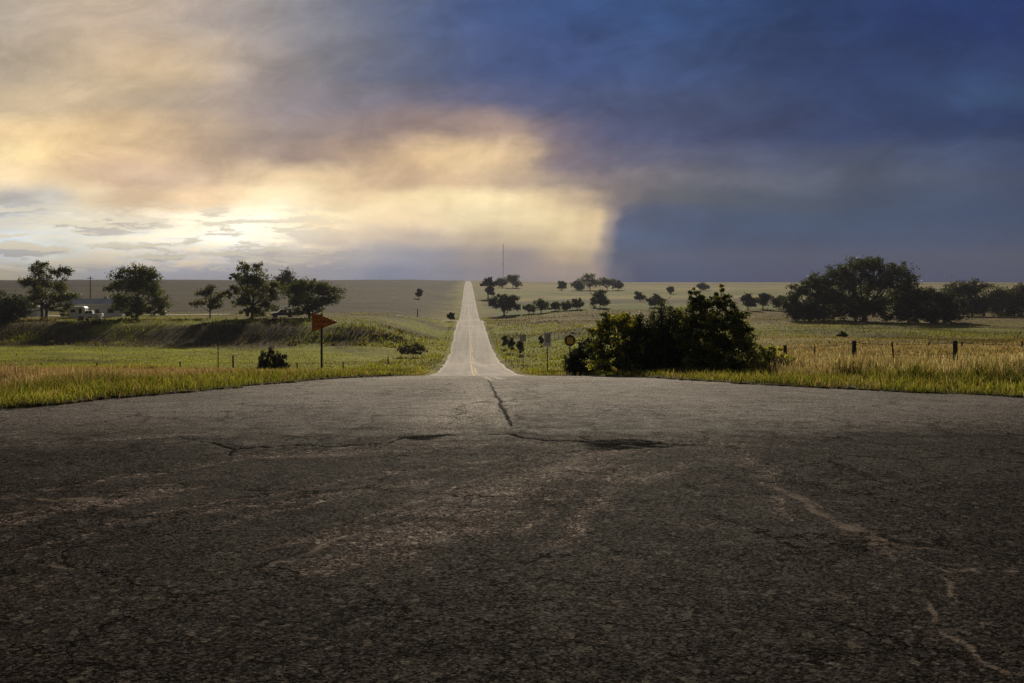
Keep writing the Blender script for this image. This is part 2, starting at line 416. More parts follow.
def land_colour(x, y):
    n = len(x); c = np.zeros((n, 3))
    nz = fbm(x/18, y/30, 31); nb = fbm(x/60, y/70, 33); n5 = fbm(x/5, y/5, 37)
    olive = np.array((.115, .112, .038)); tan = np.array((.27, .21, .11)); green = np.array((.215, .225, .026))
    brown = np.array((.048, .038, .033)); scrub = np.array((.055, .045, .022)); pale = np.array((.25, .22, .13))
    def lay(col, w):
        nonlocal c
        c = c*(1-w[:, None]) + col[None, :]*w[:, None]
    lay(olive, np.ones(n))
    lay(tan, sstep(.42, .62, nz)*.6)
    e = edge_dist(x, y); e = np.where((x > -3) & (x < 4.5) & (y > 20), np.maximum(e, 0), e)
    lay(np.array((.085, .09, .03)), (1-sstep(.8, 2.2, e))*(y < 60))
    lay(np.array((.085, .066, .05)), (1-sstep(.15, .55, e))*(y < 60))
    lay(tan, sstep(1.6, 4, e)*(y < 60)*.75)
    # the left: green meadow, brushy bank, tree terrace, brown ploughland with cloud shadow painted in far off
    L = sstep(6, 22, -(x-.75))
    lay(green, L*sstep(84, 96, y)*(1-sstep(143, 150, y + (nb-.5)*14))*(.55+.45*sstep(.35, .6, nz)))
    lay(scrub, L*sstep(143, 150, y+(nb-.5)*14)*(1-sstep(166, 174, y)))
    lay(np.array((.16, .14, .06)), L*sstep(168, 174, y)*(1-sstep(262, 290, y)))
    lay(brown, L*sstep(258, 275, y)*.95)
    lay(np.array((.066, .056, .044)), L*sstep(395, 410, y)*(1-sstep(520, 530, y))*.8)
    lay(np.array((.032, .027, .027)), L*sstep(640, 660, y)*.9)  # far ploughland, darkened to imitate a distant cloud shadow
    # strip beside the road, green on the left side in the dip
    nearroad = (1-sstep(8, 26, -(x-.75)))*(x < .75)*sstep(55, 75, y)*(1-sstep(240, 300, y))
    lay(np.array((.21, .215, .028)), nearroad*.8)
    nr2 = sstep(3, 5, x-.75)*(1-sstep(16, 34, x))*sstep(52, 70, y)*(1-sstep(190, 260, y))
    # the right: pasture, tan field, brown strip, dark hedge line, pale fields
    Rg = sstep(4, 14, x-.75)
    lay(np.array((.185, .155, .07)), Rg*sstep(50, 60, y)*(1-sstep(186, 200, y)))
    lay(np.array((.2, .205, .03)), nr2*(.5+.5*sstep(.4, .6, nz)))
    lay(np.array((.13, .16, .035)), Rg*sstep(60, 70, y)*(1-sstep(170, 190, y))*sstep(.45, .62, nb)*.6)
    lay(np.array((.17, .13, .075)), Rg*sstep(26, 30, y)*(1-sstep(70, 90, y+(nb-.5)*40))*.9)
    lay(np.array((.145, .115, .075)), Rg*sstep(196, 205, y)*(1-sstep(300, 310, y))*.9)
    lay(np.array((.135, .15, .06)), Rg*sstep(305, 315, y)*(1-sstep(395, 405, y)))
    lay(np.array((.07, .065, .05)), Rg*sstep(400, 410, y)*(1-sstep(460, 470, y))*.9)
    lay(pale, Rg*sstep(470, 490, y))
    lay(np.array((.17, .18, .08)), Rg*sstep(520, 535, y)*(1-sstep(640, 660, y)))
    lay(np.array((.2, .17, .10)), Rg*sstep(900, 930, y)*(1-sstep(1300, 1350, y)))
    # verge strips of the far road
    v = np.abs(x-.75)
    lay(np.array((.20, .19, .08)), (1-sstep(5.5, 8.5, v))*sstep(230, 300, y))
    lay(np.array((.06, .052, .022)), sstep(.52, .66, fbm(x/11, y/16, 171))*(y > 55)*(y < 260)*.7)
    lay(np.array((.22, .235, .028)), sstep(.56, .68, fbm(x/13, y/15, 173))*(y > 55)*(y < 240)*(x < 22)*.6)
    c *= (.85 + .3*n5)[:, None]; c[:, 2] *= .68
    return c

def build_terrain():
    X, Y, nr, na = polar(2.0, 2200, .0085)
    x, y = X.ravel(), Y.ravel()
    z = ground(x, y)
    wob = (fbm(x*1.3, y*1.3, 51)-.5)*.9
    e = edge_dist(x, y)
    dip = np.where(y < 62, sstep(-.05, .12, -(e + wob*.8)), 0)           # the turf stops where the pavement lies
    back = (y < 0); hx = sstep(-.2, .2, (y+14))
    dip = np.where(back, hx, dip)
    bumps = (fbm(x*2.2, y*2.2, 61)-.5)*.12*sstep(0, .5, e)*(np.hypot(x, y) < 200)
    rd = np.where(y >= 45, 1-sstep(3.7, 4.3, np.abs(x-.75)), 0)
    z = z + .05*(1-dip) + bumps*(1-rd) - .35*np.maximum(dip, rd)
    # the lane cut
    ln = (1-sstep(2.0, 3.2, np.abs(y-lane_y(x))))*(x < -3)*(x > -300)
    z = z - .3*ln
    V = np.stack([x, y, z], -1)
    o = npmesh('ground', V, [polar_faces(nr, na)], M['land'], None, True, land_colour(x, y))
    # close the small hole under the camera
    tag(o, kind='structure')
build_terrain()

# ------------------------------------------------------------------ pavement of the junction
def seg_field(x, y, pts, w):
    """1 on the line, falling to 0 at its half width; w may vary along the line"""
    out = np.zeros(len(x))
    P = [on_px(*p) for p in pts]
    ws = w if hasattr(w, '__len__') else [w]*len(P)
    for (a, b, wa, wb) in zip(P[:-1], P[1:], ws[:-1], ws[1:]):
        ax, ay = a; bx, by = b; dx, dy = bx-ax, by-ay; L2 = dx*dx+dy*dy+1e-9
        t = np.clip(((x-ax)*dx + (y-ay)*dy)/L2, 0, 1)
        d = np.hypot(x-ax-t*dx, y-ay-t*dy); ww = wa+(wb-wa)*t
        out = np.maximum(out, np.clip(1-d/ww, 0, 1))
    return out

def build_pavement():
    X, Y, nr, na = polar(.6, 66, .0062, 48.0, .14, 4.0)
    x, y = X.ravel(), Y.ravel()
    wx = x + (fbm(x*2.1, y*2.1, 71)-.5)*.34 + (fbm(x*9, y*9, 72)-.5)*.08
    wy = y + (fbm(x*2.1, y*2.1, 73)-.5)*.34 + (fbm(x*9, y*9, 74)-.5)*.08
    S = [on_px(*p) for p in ((0, 444), (90, 439), (160, 435), (300, 434), (420, 431), (520, 430), (640, 431), (760, 432), (1024, 432))]
    sx = np.array([p[0] for p in S]); sy = np.array([p[1] for p in S])
    seam = np.interp(wx, np.concatenate([[-300], sx, [300]]), np.concatenate([[8.9], sy, [10.6]]))
    hw = 1 - sstep(-2.2, 2.4, y - seam - .9 + (wy-y)*2.2 + (fbm(x/3, y/.9, 75)-.5)*2.6 + (fbm(x/1.1, y/.35, 76)-.5)*1.2)
    crack = np.zeros(len(x)); deep = sstep(5.5, 9, y); wear = np.zeros(len(x)); sand = np.zeros(len(x)); polish_glow = np.zeros(len(x)); paint = np.zeros(len(x))
    def mx(arr, f): np.maximum(arr, f, out=arr)
    C = lambda pts, w: mx(crack, seg_field(wx, wy, pts, w))
    C([(170, 436), (200, 441), (218, 446), (238, 448), (300, 446), (382, 443), (410, 437)], [.02, .03, .05, .07, .05, .05, .03])
    C([(225, 455), (238, 448), (260, 446)], .06)
    C([(402, 438), (420, 437.5), (444, 435)], [.12, .42, .1])
    C([(440, 436), (480, 435), (505, 434), (545, 440), (585, 442), (640, 441), (700, 444)], [.03, .04, .07, .09, .10, .10, .05])
    rag = sstep(.36, .58, fbm(x*1.6, y*3.2, 78)*.6+fbm(x*6, y*9, 79)*.4)
    C0 = C; C = lambda pts, w: mx(crack, seg_field(wx, wy, pts, w)*rag)
    C([(584, 444), (606, 445), (640, 445), (700, 445), (738, 448)], [.2, .62, .45, .42, .1])
    mx(crack, seg_field(x+(wx-x)*.3, y, [(487, 379), (495, 394), (503, 409), (510, 426)], [.05, .06, .07, .05]))
    C = lambda pts, w: mx(crack, seg_field(wx, wy, pts, w)*.62)
    C([(0, 548), (40, 552), (80, 548), (130, 556)], .022)
    C([(160, 645), (190, 650), (225, 655), (300, 662), (380, 672)], .014)
    C([(100, 580), (170, 580), (260, 576)], .014)
    C([(520, 640), (610, 648), (690, 640), (800, 655)], .012)
    C([(40, 640), (110, 660), (180, 690)], .012)
    C([(640, 600), (720, 610), (800, 604), (905, 622)], .012)
    C([(880, 548), (905, 562), (930, 600), (950, 640), (985, 680)], .016)
    W = lambda pts, w: mx(wear, seg_field(wx, wy, pts, w))
    W([(-40, 530), (30, 515), (110, 500), (150, 493), (210, 484)], [.32, .3, .34, .28, .16])
    W([(-20, 500), (60, 488), (130, 474), (200, 466), (240, 457)], [.12, .13, .14, .14, .1])
    W([(100, 441), (130, 439), (205, 434)], .2)
    W([(245, 455), (330, 452), (420, 446), (500, 441), (560, 444)], [.3, .5, .7, .5, .2])
    W([(-30, 560), (110, 525), (260, 505), (420, 482)], .1)
    W([(609, 451), (575, 462), (545, 475), (500, 495), (440, 522), (370, 552), (310, 572)], [.3, .4, .5, .62, .6, .5, .2])
    W([(609, 451), (575, 462), (545, 475), (500, 495), (440, 522), (370, 552), (310, 572)], [.2, .3, .4, .5, .5, .3, .1])
    mx(wear, 1.0*(seg_field(x, y, [(612, 450), (578, 461), (548, 473), (505, 494), (450, 520), (380, 550)], [.16, .2, .26, .3, .3, .2]) > .25)*(.5+.5*sstep(.3, .6, fbm((x+y*.6)*7, (x-y)*.8, 77))))
    for k, (x0, x1, y1, wd) in enumerate([(596, 330, 540, .10), (590, 410, 525, .12), (585, 300, 575, .07), (600, 460, 520, .14), (575, 250, 560, .06), (560, 200, 530, .08), (620, 520, 530, .12), (545, 120, 520, .07), (640, 560, 545, .14)]):
        W([(x0, 449), ((x0*.62+x1*.38), 449+(y1-449)*.36), (x1, y1)], [wd*.8, wd*1.3, wd])
    W([(690, 462), (640, 478), (590, 500)], [.2, .3, .2])
    W([(660, 440), (740, 444), (800, 446)], [.2, .25, .15])
    W([(740, 452), (775, 487), (800, 520)], [.3, .12, .06])
    Sd = lambda pts, w: mx(sand, seg_field(wx, wy, pts, w))
    Sd([(610, 451), (580, 460), (552, 470)], [.05, .10, .09])
    Sd([(598, 451), (568, 461), (540, 473)], [.03, .05, .05])
    Sd([(262, 573), (290, 560), (318, 549), (352, 534)], [.03, .035, .045, .03])
    Sd([(365, 530), (388, 525)], .025)
    Sd([(18, 566), (42, 568), (66, 572), (92, 577)], [.02, .045, .03, .02])
    Sd([(100, 581), (140, 576)], .02)
    Sd([(218, 584), (236, 583)], .035)
    Sd([(170, 636), (186, 622)], .035)
    Sd([(772, 486), (790, 491), (808, 500), (830, 513), (850, 524), (870, 533), (884, 546), (905, 556)], [.03, .06, .055, .08, .09, .10, .16, .12])
    Sd([(800, 494), (826, 504), (842, 509)], .035)
    Sd([(878, 543), (905, 548), (936, 549)], [.06, .11, .06])
    Sd([(905, 557), (930, 564), (952, 570)], .032)
    Sd([(952, 572), (972, 570), (1005, 571)], .018)
    Sd([(938, 576), (944, 586), (936, 592)], .045)
    Sd([(918, 600), (936, 618), (948, 632), (970, 655), (992, 672)], [.02, .05, .045, .03, .04])
    Sd([(740, 468), (752, 462)], .03)
    Sd([(64, 497), (110, 497), (124, 503)], [.05, .10, .06]); Sd([(0, 515), (20, 511)], .08); Sd([(150, 487), (182, 483)], .07)
    Sd([(40, 498), (60, 499)], .05); Sd([(104, 440), (140, 436)], .06); Sd([(172, 443), (190, 442)], .05)
    mx(polish_glow, seg_field(wx, wy, [(440, 430), (470, 412), (478, 396), (480, 384)], [.9, .85, .9, 1.0]))
    mx(polish_glow, .5*sstep(30, 20, y)*0 + seg_field(x, wy, [(498, 428), (492, 405), (486, 388)], [.35, .3, .3])*.9)
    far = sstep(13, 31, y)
    mx(polish_glow, far*.95)  # paler toward the crest, imitating the warmer light at the road mouth
    def stroke(x0, y0, x1, y1, w):
        t = np.clip((y-y0)/(y1-y0), 0, 1); return ((np.abs(x-(x0+(x1-x0)*t)) < w) & (y > y0) & (y < y1)).astype(float)
    mx(paint, stroke(.60, 21.5, .52, 27, .07)); mx(paint, stroke(.92, 22.3, .66, 30, .10))
    z = ground(x, y) + (fbm(x/2.2, y/2.2, 81)-.5)*.03 + (fbm(x*2, y*2, 83)-.5)*.012
    z -= np.clip(crack-.3, 0, 1)*.022*deep + .012*np.clip(wear-.4, 0, 1) - .02*(1-hw)*sstep(4, 9, y)*(1-sstep(20, 26, y))
    keep = (y < edge_y(x)+.45) & (y > -14.2)
    keep &= (y < 30) | (np.abs(x-.75) < 4.2)
    fc = polar_faces(nr, na); fc = fc[keep[fc].all(1)]
    used = np.zeros(len(x), bool); used[fc.ravel()] = True
    idx = np.cumsum(used)-1
    ctr = int(used.sum())
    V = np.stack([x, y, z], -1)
    fl = dict(highway=hw, crack=crack, wear=wear, sand=sand, polish_glow=polish_glow, paint=paint)
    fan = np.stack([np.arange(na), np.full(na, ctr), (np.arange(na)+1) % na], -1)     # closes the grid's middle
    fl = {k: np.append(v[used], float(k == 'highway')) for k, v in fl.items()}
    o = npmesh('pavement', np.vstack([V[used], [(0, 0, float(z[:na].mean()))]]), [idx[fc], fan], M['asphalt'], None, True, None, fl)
    tag(o, kind='structure')
build_pavement()

def build_gravel():
    x, y = scatter(26000, 2.4, 15, -.8, .8)
    k = (fbm(x/1.7, y/.8, 161) > .40) & (y < edge_y(x)); x, y = x[k], y[k]
    j = RNG.integers(0, len(EDGE), 60000); ex = EDGE[j, 0]+RNG.normal(0, .3, 60000); ey = EDGE[j, 1]+RNG.normal(-.25, .3, 60000)
    k = (np.abs(ex) < ey*.8) & (ey > 8) & (ey < 34) & (fbm(ex/.8, ey/.8, 163) > .42); x = np.append(x, ex[k]); y = np.append(y, ey[k]); n = len(x)
    z = ground(x, y) + .004
    s = (.0012 + .00028*y)*np.exp(RNG.normal(0, .3, n))
    a = RNG.uniform(0, 2*np.pi, n); f = RNG.uniform(.6, 1.2, (n, 6))
    C = np.stack([x, y, z], -1)
    dirs = np.array([(1, 0, 0), (0, 1, 0), (-1, 0, 0), (0, -1, 0), (0, 0, .75), (0, 0, -.5)])
    V = []
    for i in range(6):
        d = dirs[i]; dx = d[0]*np.cos(a)-d[1]*np.sin(a); dy = d[0]*np.sin(a)+d[1]*np.cos(a)
        V.append(C + np.stack([dx, dy, np.full(n, d[2])], -1)*(s*f[:, i])[:, None])
    V = np.stack(V, 1).reshape(-1, 3)
    T = (np.arange(n)[:, None, None]*6 + np.array([(0, 1, 4), (1, 2, 4), (2, 3, 4), (3, 0, 4), (1, 0, 5), (2, 1, 5), (3, 2, 5), (0, 3, 5)])[None]).reshape(-1, 3)
    base = np.array([(.16, .135, .115), (.10, .085, .075), (.30, .26, .22), (.07, .06, .05)])[RNG.choice(4, n, p=[.4, .25, .15, .2])]
    tag(npmesh('loose_gravel', V, [T], M['stone'], None, False, np.repeat(base, 6, axis=0)), kind='stuff')

def build_roads():
    ys = np.concatenate([np.arange(46, 140, 2.0), np.arange(140, 420, 4.0), np.arange(420, 2150, 12.0)])
    us = np.array([-1.0, -.93, -.86, -.6, -.3, 0, .3, .6, .86, .93, 1.0])
    Yg, U = np.meshgrid(ys, us, indexing='ij')
    hwid = 3.75 + .5*(fbm(Yg/5, np.sign(U)*7, 91)-.5)
    Xg = .75 + U*hwid + (fbm(Yg/11, U*2, 92)-.5)*.25*(np.abs(U) > .9)
    sh = np.clip((np.abs(U)-.88)/.08, 0, 1)
    zc = EYE-DC(Yg)
    Zg = zc + .012 - .10*np.abs(U)**2*0 - .06*sh
    Zg = np.where(Yg < 66, Zg - .03*(1-(Yg-46)/20), Zg)
    na = len(us); i = np.arange(len(ys)-1)[:, None]*na; j = np.arange(na-1)[None, :]
    fc = np.stack([i+j, i+j+1, i+na+j+1, i+na+j], -1).reshape(-1, 4)
    o = npmesh('country_road', np.stack([Xg, Yg, Zg], -1).reshape(-1, 3), [fc], M['chip'], None, True, None, {'shoulder': sh.ravel()})
    tag(o, kind='structure')
    V = []; Q = []
    for off in (-.16, .16):
        yy = np.concatenate([np.arange(52, 140, 2.0), np.arange(140, 700, 4.0)])
        for s in (-1, 1):
            V += [(.62+off+s*.07, q, float(EYE-DC(q))+.018) for q in yy]
        b = len(V)-2*len(yy); n = len(yy)
        for k in range(n-1):
            if off > 0 and (int(yy[k]) // 12) % 3 == 2: continue
            Q.append((b+k, b+n+k, b+n+k+1, b+k+1))
    o = npmesh('centre_line', V, [np.array(Q)], M['linepaint']); tag(o, kind='structure')
    xs = -np.concatenate([np.arange(2.6, 40, 1.2), np.arange(40, 300, 4.0)])
    Xg, U = np.meshgrid(xs, np.linspace(-1, 1, 5), indexing='ij')
    Yg = lane_y(Xg) + U*(2.1 + 2.5*np.clip(1-(-Xg-2.6)/6, 0, 1))
    Zg = ground(Xg.ravel(), Yg.ravel()).reshape(Xg.shape) + .03
    na = 5; i = np.arange(len(xs)-1)[:, None]*na; j = np.arange(na-1)[None, :]
    fc = np.stack([i+j, i+j+1, i+na+j+1, i+na+j], -1).reshape(-1, 4)
    o = npmesh('gravel_lane', np.stack([Xg, Yg, Zg], -1).reshape(-1, 3), [fc], M['gravel'], None, True); tag(o, kind='structure')
build_roads()

# ------------------------------------------------------------------ grass (stuff: many blades in one mesh)
def blades(name, x, y, h, w, cb, ct, lean=.45, z=None):
    n = len(x); z = ground(x, y) + .03 if z is None else z
    a = RNG.uniform(0, 2*np.pi, n); ca, sa = np.cos(a), np.sin(a)
    la = RNG.uniform(0, 2*np.pi, n); ll = np.abs(RNG.normal(0, lean, n))*h
    lx, ly = np.cos(la)*ll, np.sin(la)*ll
    def row(t, ws):
        return [np.stack([x+lx*t**2+s*ca*w*ws, y+ly*t**2+s*sa*w*ws, z+h*t*(1-.12*t)], -1) for s in (-.5, .5)]
    r0 = row(0, .9); r1 = row(.55, 1.0)
    tip = np.stack([x+lx, y+ly, z+h*.9], -1)
    V = np.stack([r0[0], r0[1], r1[1], r1[0], tip], 1).reshape(-1, 3)
    b = np.arange(n)[:, None]*5
    Q = b + np.array([[0, 1, 2, 3]]); T = b + np.array([[3, 2, 4]])
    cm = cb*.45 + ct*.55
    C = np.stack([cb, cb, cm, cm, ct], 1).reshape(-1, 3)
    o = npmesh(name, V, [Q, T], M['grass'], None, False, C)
    return tag(o, kind='stuff')

def jitter(c, n, s=.25):
    c = np.asarray(c, float); c = np.broadcast_to(c, (n, 3))
    return np.clip(c*(1+RNG.normal(0, s, (n, 1)))*(1+RNG.normal(0, .09, (n, 3))), .004, .6)

def scatter(n, r0, r1, u0, u1):
    d = r0*np.exp(RNG.uniform(0, 1, n)*math.log(r1/r0)); u = RNG.uniform(u0, u1, n)
    return u*d, d

def pick(mask, *arrs):
    return [a[mask] for a in arrs]

def build_grass():
    # 1. short green turf along the pavement
    x, y = scatter(330000, 10.8, 58, -.85, .95)
    e = edge_dist(x, y) + (fbm(x*1.3, y*1.3, 51)-.5)*.72
    keep = (e > -.03) & (e < 2.4) & (RNG.uniform(0, 1, len(x)) < np.clip(1.15-e*.42, .1, 1)*np.clip(.25+e*2.2+(fbm(x/.6, y/.6, 105)-.45)*2, .05, 1)) & (np.abs(x-.75) > 3.6)
    x, y, e = pick(keep, x, y, e); n = len(x)
    pn = fbm(x/1.1, y/1.1, 101)
    h = (.07 + .20*pn + .05*e)*RNG.uniform(.5, 1.35, n)
    w = .0035 + .00055*y
    dry = (RNG.uniform(0, 1, n) < .16 + .3*(fbm(x/2.5, y/2.5, 103) > .58))[:, None]
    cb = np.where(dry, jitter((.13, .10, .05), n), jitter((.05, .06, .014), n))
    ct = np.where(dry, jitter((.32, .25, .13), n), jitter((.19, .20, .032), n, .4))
    blades('verge_grass', x, y, h, w, cb, ct, .6)
    # 2. left: pinkish dry grass with green under it
    x, y = scatter(260000, 12.0, 78, -.78, -.0)
    e = edge_dist(x, y); keep = (e > .9) & (x < -3.5); x, y, e = pick(keep, x, y, e)
    k = RNG.uniform(0, 1, len(x)) < np.clip((e-.8)/1.4, .12, 1); x, y, e = pick(k, x, y, e); n = len(x)
    pn = .5*fbm(x/2.6, y/2.6, 111) + .5*sstep(.3, .7, fbm(x/.7, y/.9, 112)); g = fbm(x/5, y/5, 113)
    h = (.13 + .36*sstep(1, 3.5, e)*(.1+1.3*pn))*RNG.uniform(.45, 1.4, n)
    h *= 1 - .55*sstep(15, 23, y)
    w = .004 + .0005*y
    greenish = np.clip(1.15 - .36*e + (g-.5)*2.6 + np.clip((x+11)/9, 0, .8), .06, .95)
    gr = (RNG.uniform(0, 1, n) < greenish)[:, None]
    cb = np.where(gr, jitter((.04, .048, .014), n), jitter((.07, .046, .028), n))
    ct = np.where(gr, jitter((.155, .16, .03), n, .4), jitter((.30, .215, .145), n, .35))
    blades('dry_roadside_grass', x, y, h, w, cb, ct, .4)
    # 3. right: tall weedy grass round the fence, tan beyond it
    x, y = scatter(300000, 13.0, 80, .035, .86)
    e = edge_dist(x, y); keep = (e > 1.3) & (x > 5.0); x, y, e = pick(keep, x, y, e)
    k = RNG.uniform(0, 1, len(x)) < np.clip((e-1.2)/1.0, .15, 1); x, y, e = pick(k, x, y, e); n = len(x)
    pn = .5*fbm(x/1.6, y/1.6, 121) + .5*sstep(.3, .7, fbm(x/.6, y/.8, 122)); g = fbm(x/3.2, y/3.2, 123)
    h = (.14 + .50*sstep(1.4, 4.2, e)*(.1+1.35*pn))*RNG.uniform(.4, 1.4, n)
    h *= .82*np.where(y > 31, .62, 1)*np.where(x < 9.5, .6, 1)
    w = .004 + .00052*y
    greenish = np.clip(1.15 - .14*e + (g-.5)*2.4, .12, .92)
    gr = (RNG.uniform(0, 1, n) < greenish)[:, None]
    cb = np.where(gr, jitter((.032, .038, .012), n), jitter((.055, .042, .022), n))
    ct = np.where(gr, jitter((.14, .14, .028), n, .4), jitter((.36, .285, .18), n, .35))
    blades('tall_weedy_grass', x, y, h, w, cb, ct, .32)
    # seed heads and pale flower tops among the tall grass
    x, y = scatter(5000, 15, 40, .3, .8)
    e = edge_dist(x, y); k = (e > 3) & (fbm(x/1.5, y/1.5, 131) > .52); x, y = pick(k, x, y); n = len(x)
    h = RNG.uniform(.12, .2, n)
    blades('pale_seed_heads', x, y, h, .012+.0006*y, jitter((.22, .18, .11), n), jitter((.36, .31, .21), n), .3, ground(x, y)+RNG.uniform(.3, .65, n))
    # 4. tufts down the slope, in the meadow and along the far road
    x, y = scatter(210000, 42, 330, -.72, .75)
    v = np.abs(x-.75); keep = (v > 4.3) & ~((x < -5) & (y > 268)) & ~((np.abs(y-lane_y(x)) < 2.6) & (x < -3)); x, y = pick(keep, x, y); n = len(x)
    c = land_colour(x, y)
    pn = fbm(x/4, y/4, 141); pk = fbm(x/14, y/14, 143)
    k = RNG.uniform(0, 1, n) < .35+.9*sstep(.4, .7, pk); x, y, pn, c = x[k], y[k], pn[k], c[k]; n = len(x)
    terr = (x < -5) & (y > 176) & (y < 275)
    bank = (x < -8) & (y > 145) & (y < 172)
    h = (.16 + .34*pn)*RNG.uniform(.5, 1.4, n)*np.where(bank, 2.0, 1)*np.where(terr, .35, 1)*np.where((x < -12) & (y > 82) & (y < 144), .45, 1)*np.where((x > 25) & (y > 60), .6, 1)
    w = .02 + .0009*y
    m = (1+RNG.normal(0, .22, (n, 1)))
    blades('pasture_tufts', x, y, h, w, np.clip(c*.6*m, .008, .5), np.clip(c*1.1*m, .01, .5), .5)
build_gravel()
build_grass()

def build_bank_scrub():
    pts = []; cols = []
    for k in range(130):
        y = RNG.uniform(144, 171); x = RNG.uniform(-150, -12)*y/165
        if fbm(np.array([x/14]), np.array([y/9]), 151)[0] < .45: continue
        r = RNG.uniform(.5, 1.5); h = r*RNG.uniform(.5, .9); m = int(60*r)
        u = RNG.normal(0, 1, (m, 3)); u /= np.linalg.norm(u, axis=1)[:, None]; u *= RNG.uniform(.3, 1, (m, 1))**.5
        p = u*np.array((r, r, h)); p[:, 2] = np.abs(p[:, 2]); p += np.array((x, y, gz(x, y)))
        c = np.array([(.05, .045, .02), (.11, .085, .05), (.035, .038, .016), (.16, .12, .075)][RNG.integers(0, 4)])
        pts.append(p); cols.append(np.broadcast_to(c, (m, 3)))
    V, Q, C = leaf_cloud(np.vstack(pts), .42, np.vstack(cols))
    tag(npmesh('bank_scrub', V, [Q], M['grass'], None, False, C), kind='stuff')

# ------------------------------------------------------------------ trees and bushes
def leaf_cloud(P, size, tint, var=.28, flat=.0):
    """diamond leaves at points P"""
    n = len(P)
    u = RNG.normal(0, 1, (n, 3)); u /= np.linalg.norm(u, axis=1)[:, None]
    w = RNG.normal(0, 1, (n, 3)); w -= (w*u).sum(1)[:, None]*u; w /= np.linalg.norm(w, axis=1)[:, None]
    s = size*RNG.uniform(.6, 1.4, (n, 1))
    V = np.stack([P-u*s*.5, P+w*s*.3-u*s*.05, P+u*s*.5, P-w*s*.3-u*s*.05], 1).reshape(-1, 3)
    Q = np.arange(n)[:, None]*4 + np.arange(4)[None, :]
    t = np.asarray(tint, float)
    if t.ndim == 1: t = np.broadcast_to(t, (n, 3))
    c = np.clip(t*(1+RNG.normal(0, var, (n, 1)))*(1+RNG.normal(0, .06, (n, 3))), .003, .5)
    return V, Q, np.repeat(c, 4, axis=0)

def crown_points(lobes, n, clump=.3, shell=.55):
    vol = np.array([l[3]*l[4]*l[5] for l in lobes])**.72; vol /= vol.sum()
    pts = []; cid = []; base = 0
    for l, f in zip(lobes, vol):
        m = max(8, int(n*f)); k = max(7, int(m/55))
        u = RNG.normal(0, 1, (k, 3)); u /= np.linalg.norm(u, axis=1)[:, None]
        r = RNG.uniform(0, 1, (k, 1))**shell
        cc = np.array(l[:3]) + u*r*np.array(l[3:6])
        j = RNG.integers(0, k, m)
        sp = clump*min(l[3:6])*RNG.uniform(.6, 1.25, (k, 1))
        p = cc[j] + RNG.normal(0, 1, (m, 3))*sp[j]*np.array((1, 1, .7))
        pts.append(p); cid.append(j+base); base += k
    return np.vstack(pts), np.concatenate(cid)

def limbs(lobes, height, trunk_r, stems, twigs=3, fork=.22, lean=0.0):
    mb = MB()
    for s in range(stems):
        off = (s-(stems-1)/2)*trunk_r*2.4
        b0 = Vector((off, RNG.uniform(-.2, .2)*trunk_r, -.25))
        fk = Vector((off*1.6+lean*height*fork, 0, height*fork*RNG.uniform(.85, 1.2)))
        mb.tube([b0, b0.lerp(fk, .35)+Vector((trunk_r*.2, 0, 0)), fk], [trunk_r*1.35, trunk_r*1.0, trunk_r*.8], 8)
        for i, l in enumerate(lobes):
            if stems > 1 and (i % stems) != s: continue
            c = Vector(l[:3]); q = fk.lerp(c, .5)+Vector((RNG.uniform(-.1, .1)*l[3], RNG.uniform(-.1, .1)*l[4], -.12*abs(c.z-fk.z)))
            r = trunk_r*(.35+.3*min(1, l[3]/max(1e-3, height*.3)))
            mb.tube([fk-Vector((0, 0, trunk_r*.4)), q, c], [r, r*.65, r*.33], 6)
            for _ in range(twigs):
                u = Vector(RNG.normal(0, 1, 3)); u.normalize()
                e = c + Vector((u.x*l[3], u.y*l[4], abs(u.z)*l[5]*.95))
                mb.tube([q.lerp(c, RNG.uniform(.3, 1)), c.lerp(e, .5)+Vector((0, 0, .05*l[5])), e], [r*.36, r*.22, r*.07], 5)
    return mb

def plant(name, loc, lobes, nleaf, size, tint, label, cat, group=None, trunk_r=.25, stems=1, clump=.3, shell=.55, mat='leaf', twigs=3, fork=.22, lean=0.0, patch=None, crown='crown', rz=0.0):
    t = thing(name, label, cat, loc, rz, group)
    h = max(l[2]+l[5] for l in lobes)
    limbs(lobes, h, trunk_r, stems, twigs, fork, lean).build('trunk', M['bark'], t, True)
    P, cid = crown_points(lobes, nleaf, clump, shell)
    P[:, 2] = np.maximum(P[:, 2], .05)
    if patch is not None:                         # leaf clumps of a second colour, imitating sunlit leaves on cottonwoods and dark bushes
        sel = RNG.uniform(0, 1, cid.max()+1) < patch[1]
        tt = np.where(sel[cid][:, None], np.array(patch[0])[None, :], np.array(tint)[None, :])
    else: tt = tint
    V, Q, C = leaf_cloud(P, size, tt)
    npmesh(crown, V, [Q], M[mat], t, False, C)
    return t

def auto_lobes(w, h, h0, n, seed, top=.55):
    """a broad crown of n lobes, w wide, from h0 up to h"""
    rg = np.random.default_rng(seed); L = []
    ch = h-h0
    L.append((0, 0, h0+ch*.55, w*.30, w*.30, ch*.40))
    for i in range(n):
        a = 2*math.pi*i/n + rg.uniform(-.4, .4); q = rg.uniform(.5, 1)
        zz = h0 + ch*rg.uniform(.25, .82)
        k = (1-((zz-h0)/ch-.42)**2*1.9)
        r = w*rg.uniform(.09, .22)
        L.append((math.cos(a)*(w*.5-r)*q*k, math.sin(a)*(w*.5-r)*q*k, zz, r, r, min(ch*.22, r*.95)))
    L.append((rg.uniform(-.1, .1)*w, 0, h-ch*.14, w*.17, w*.17, ch*.14))
    return L

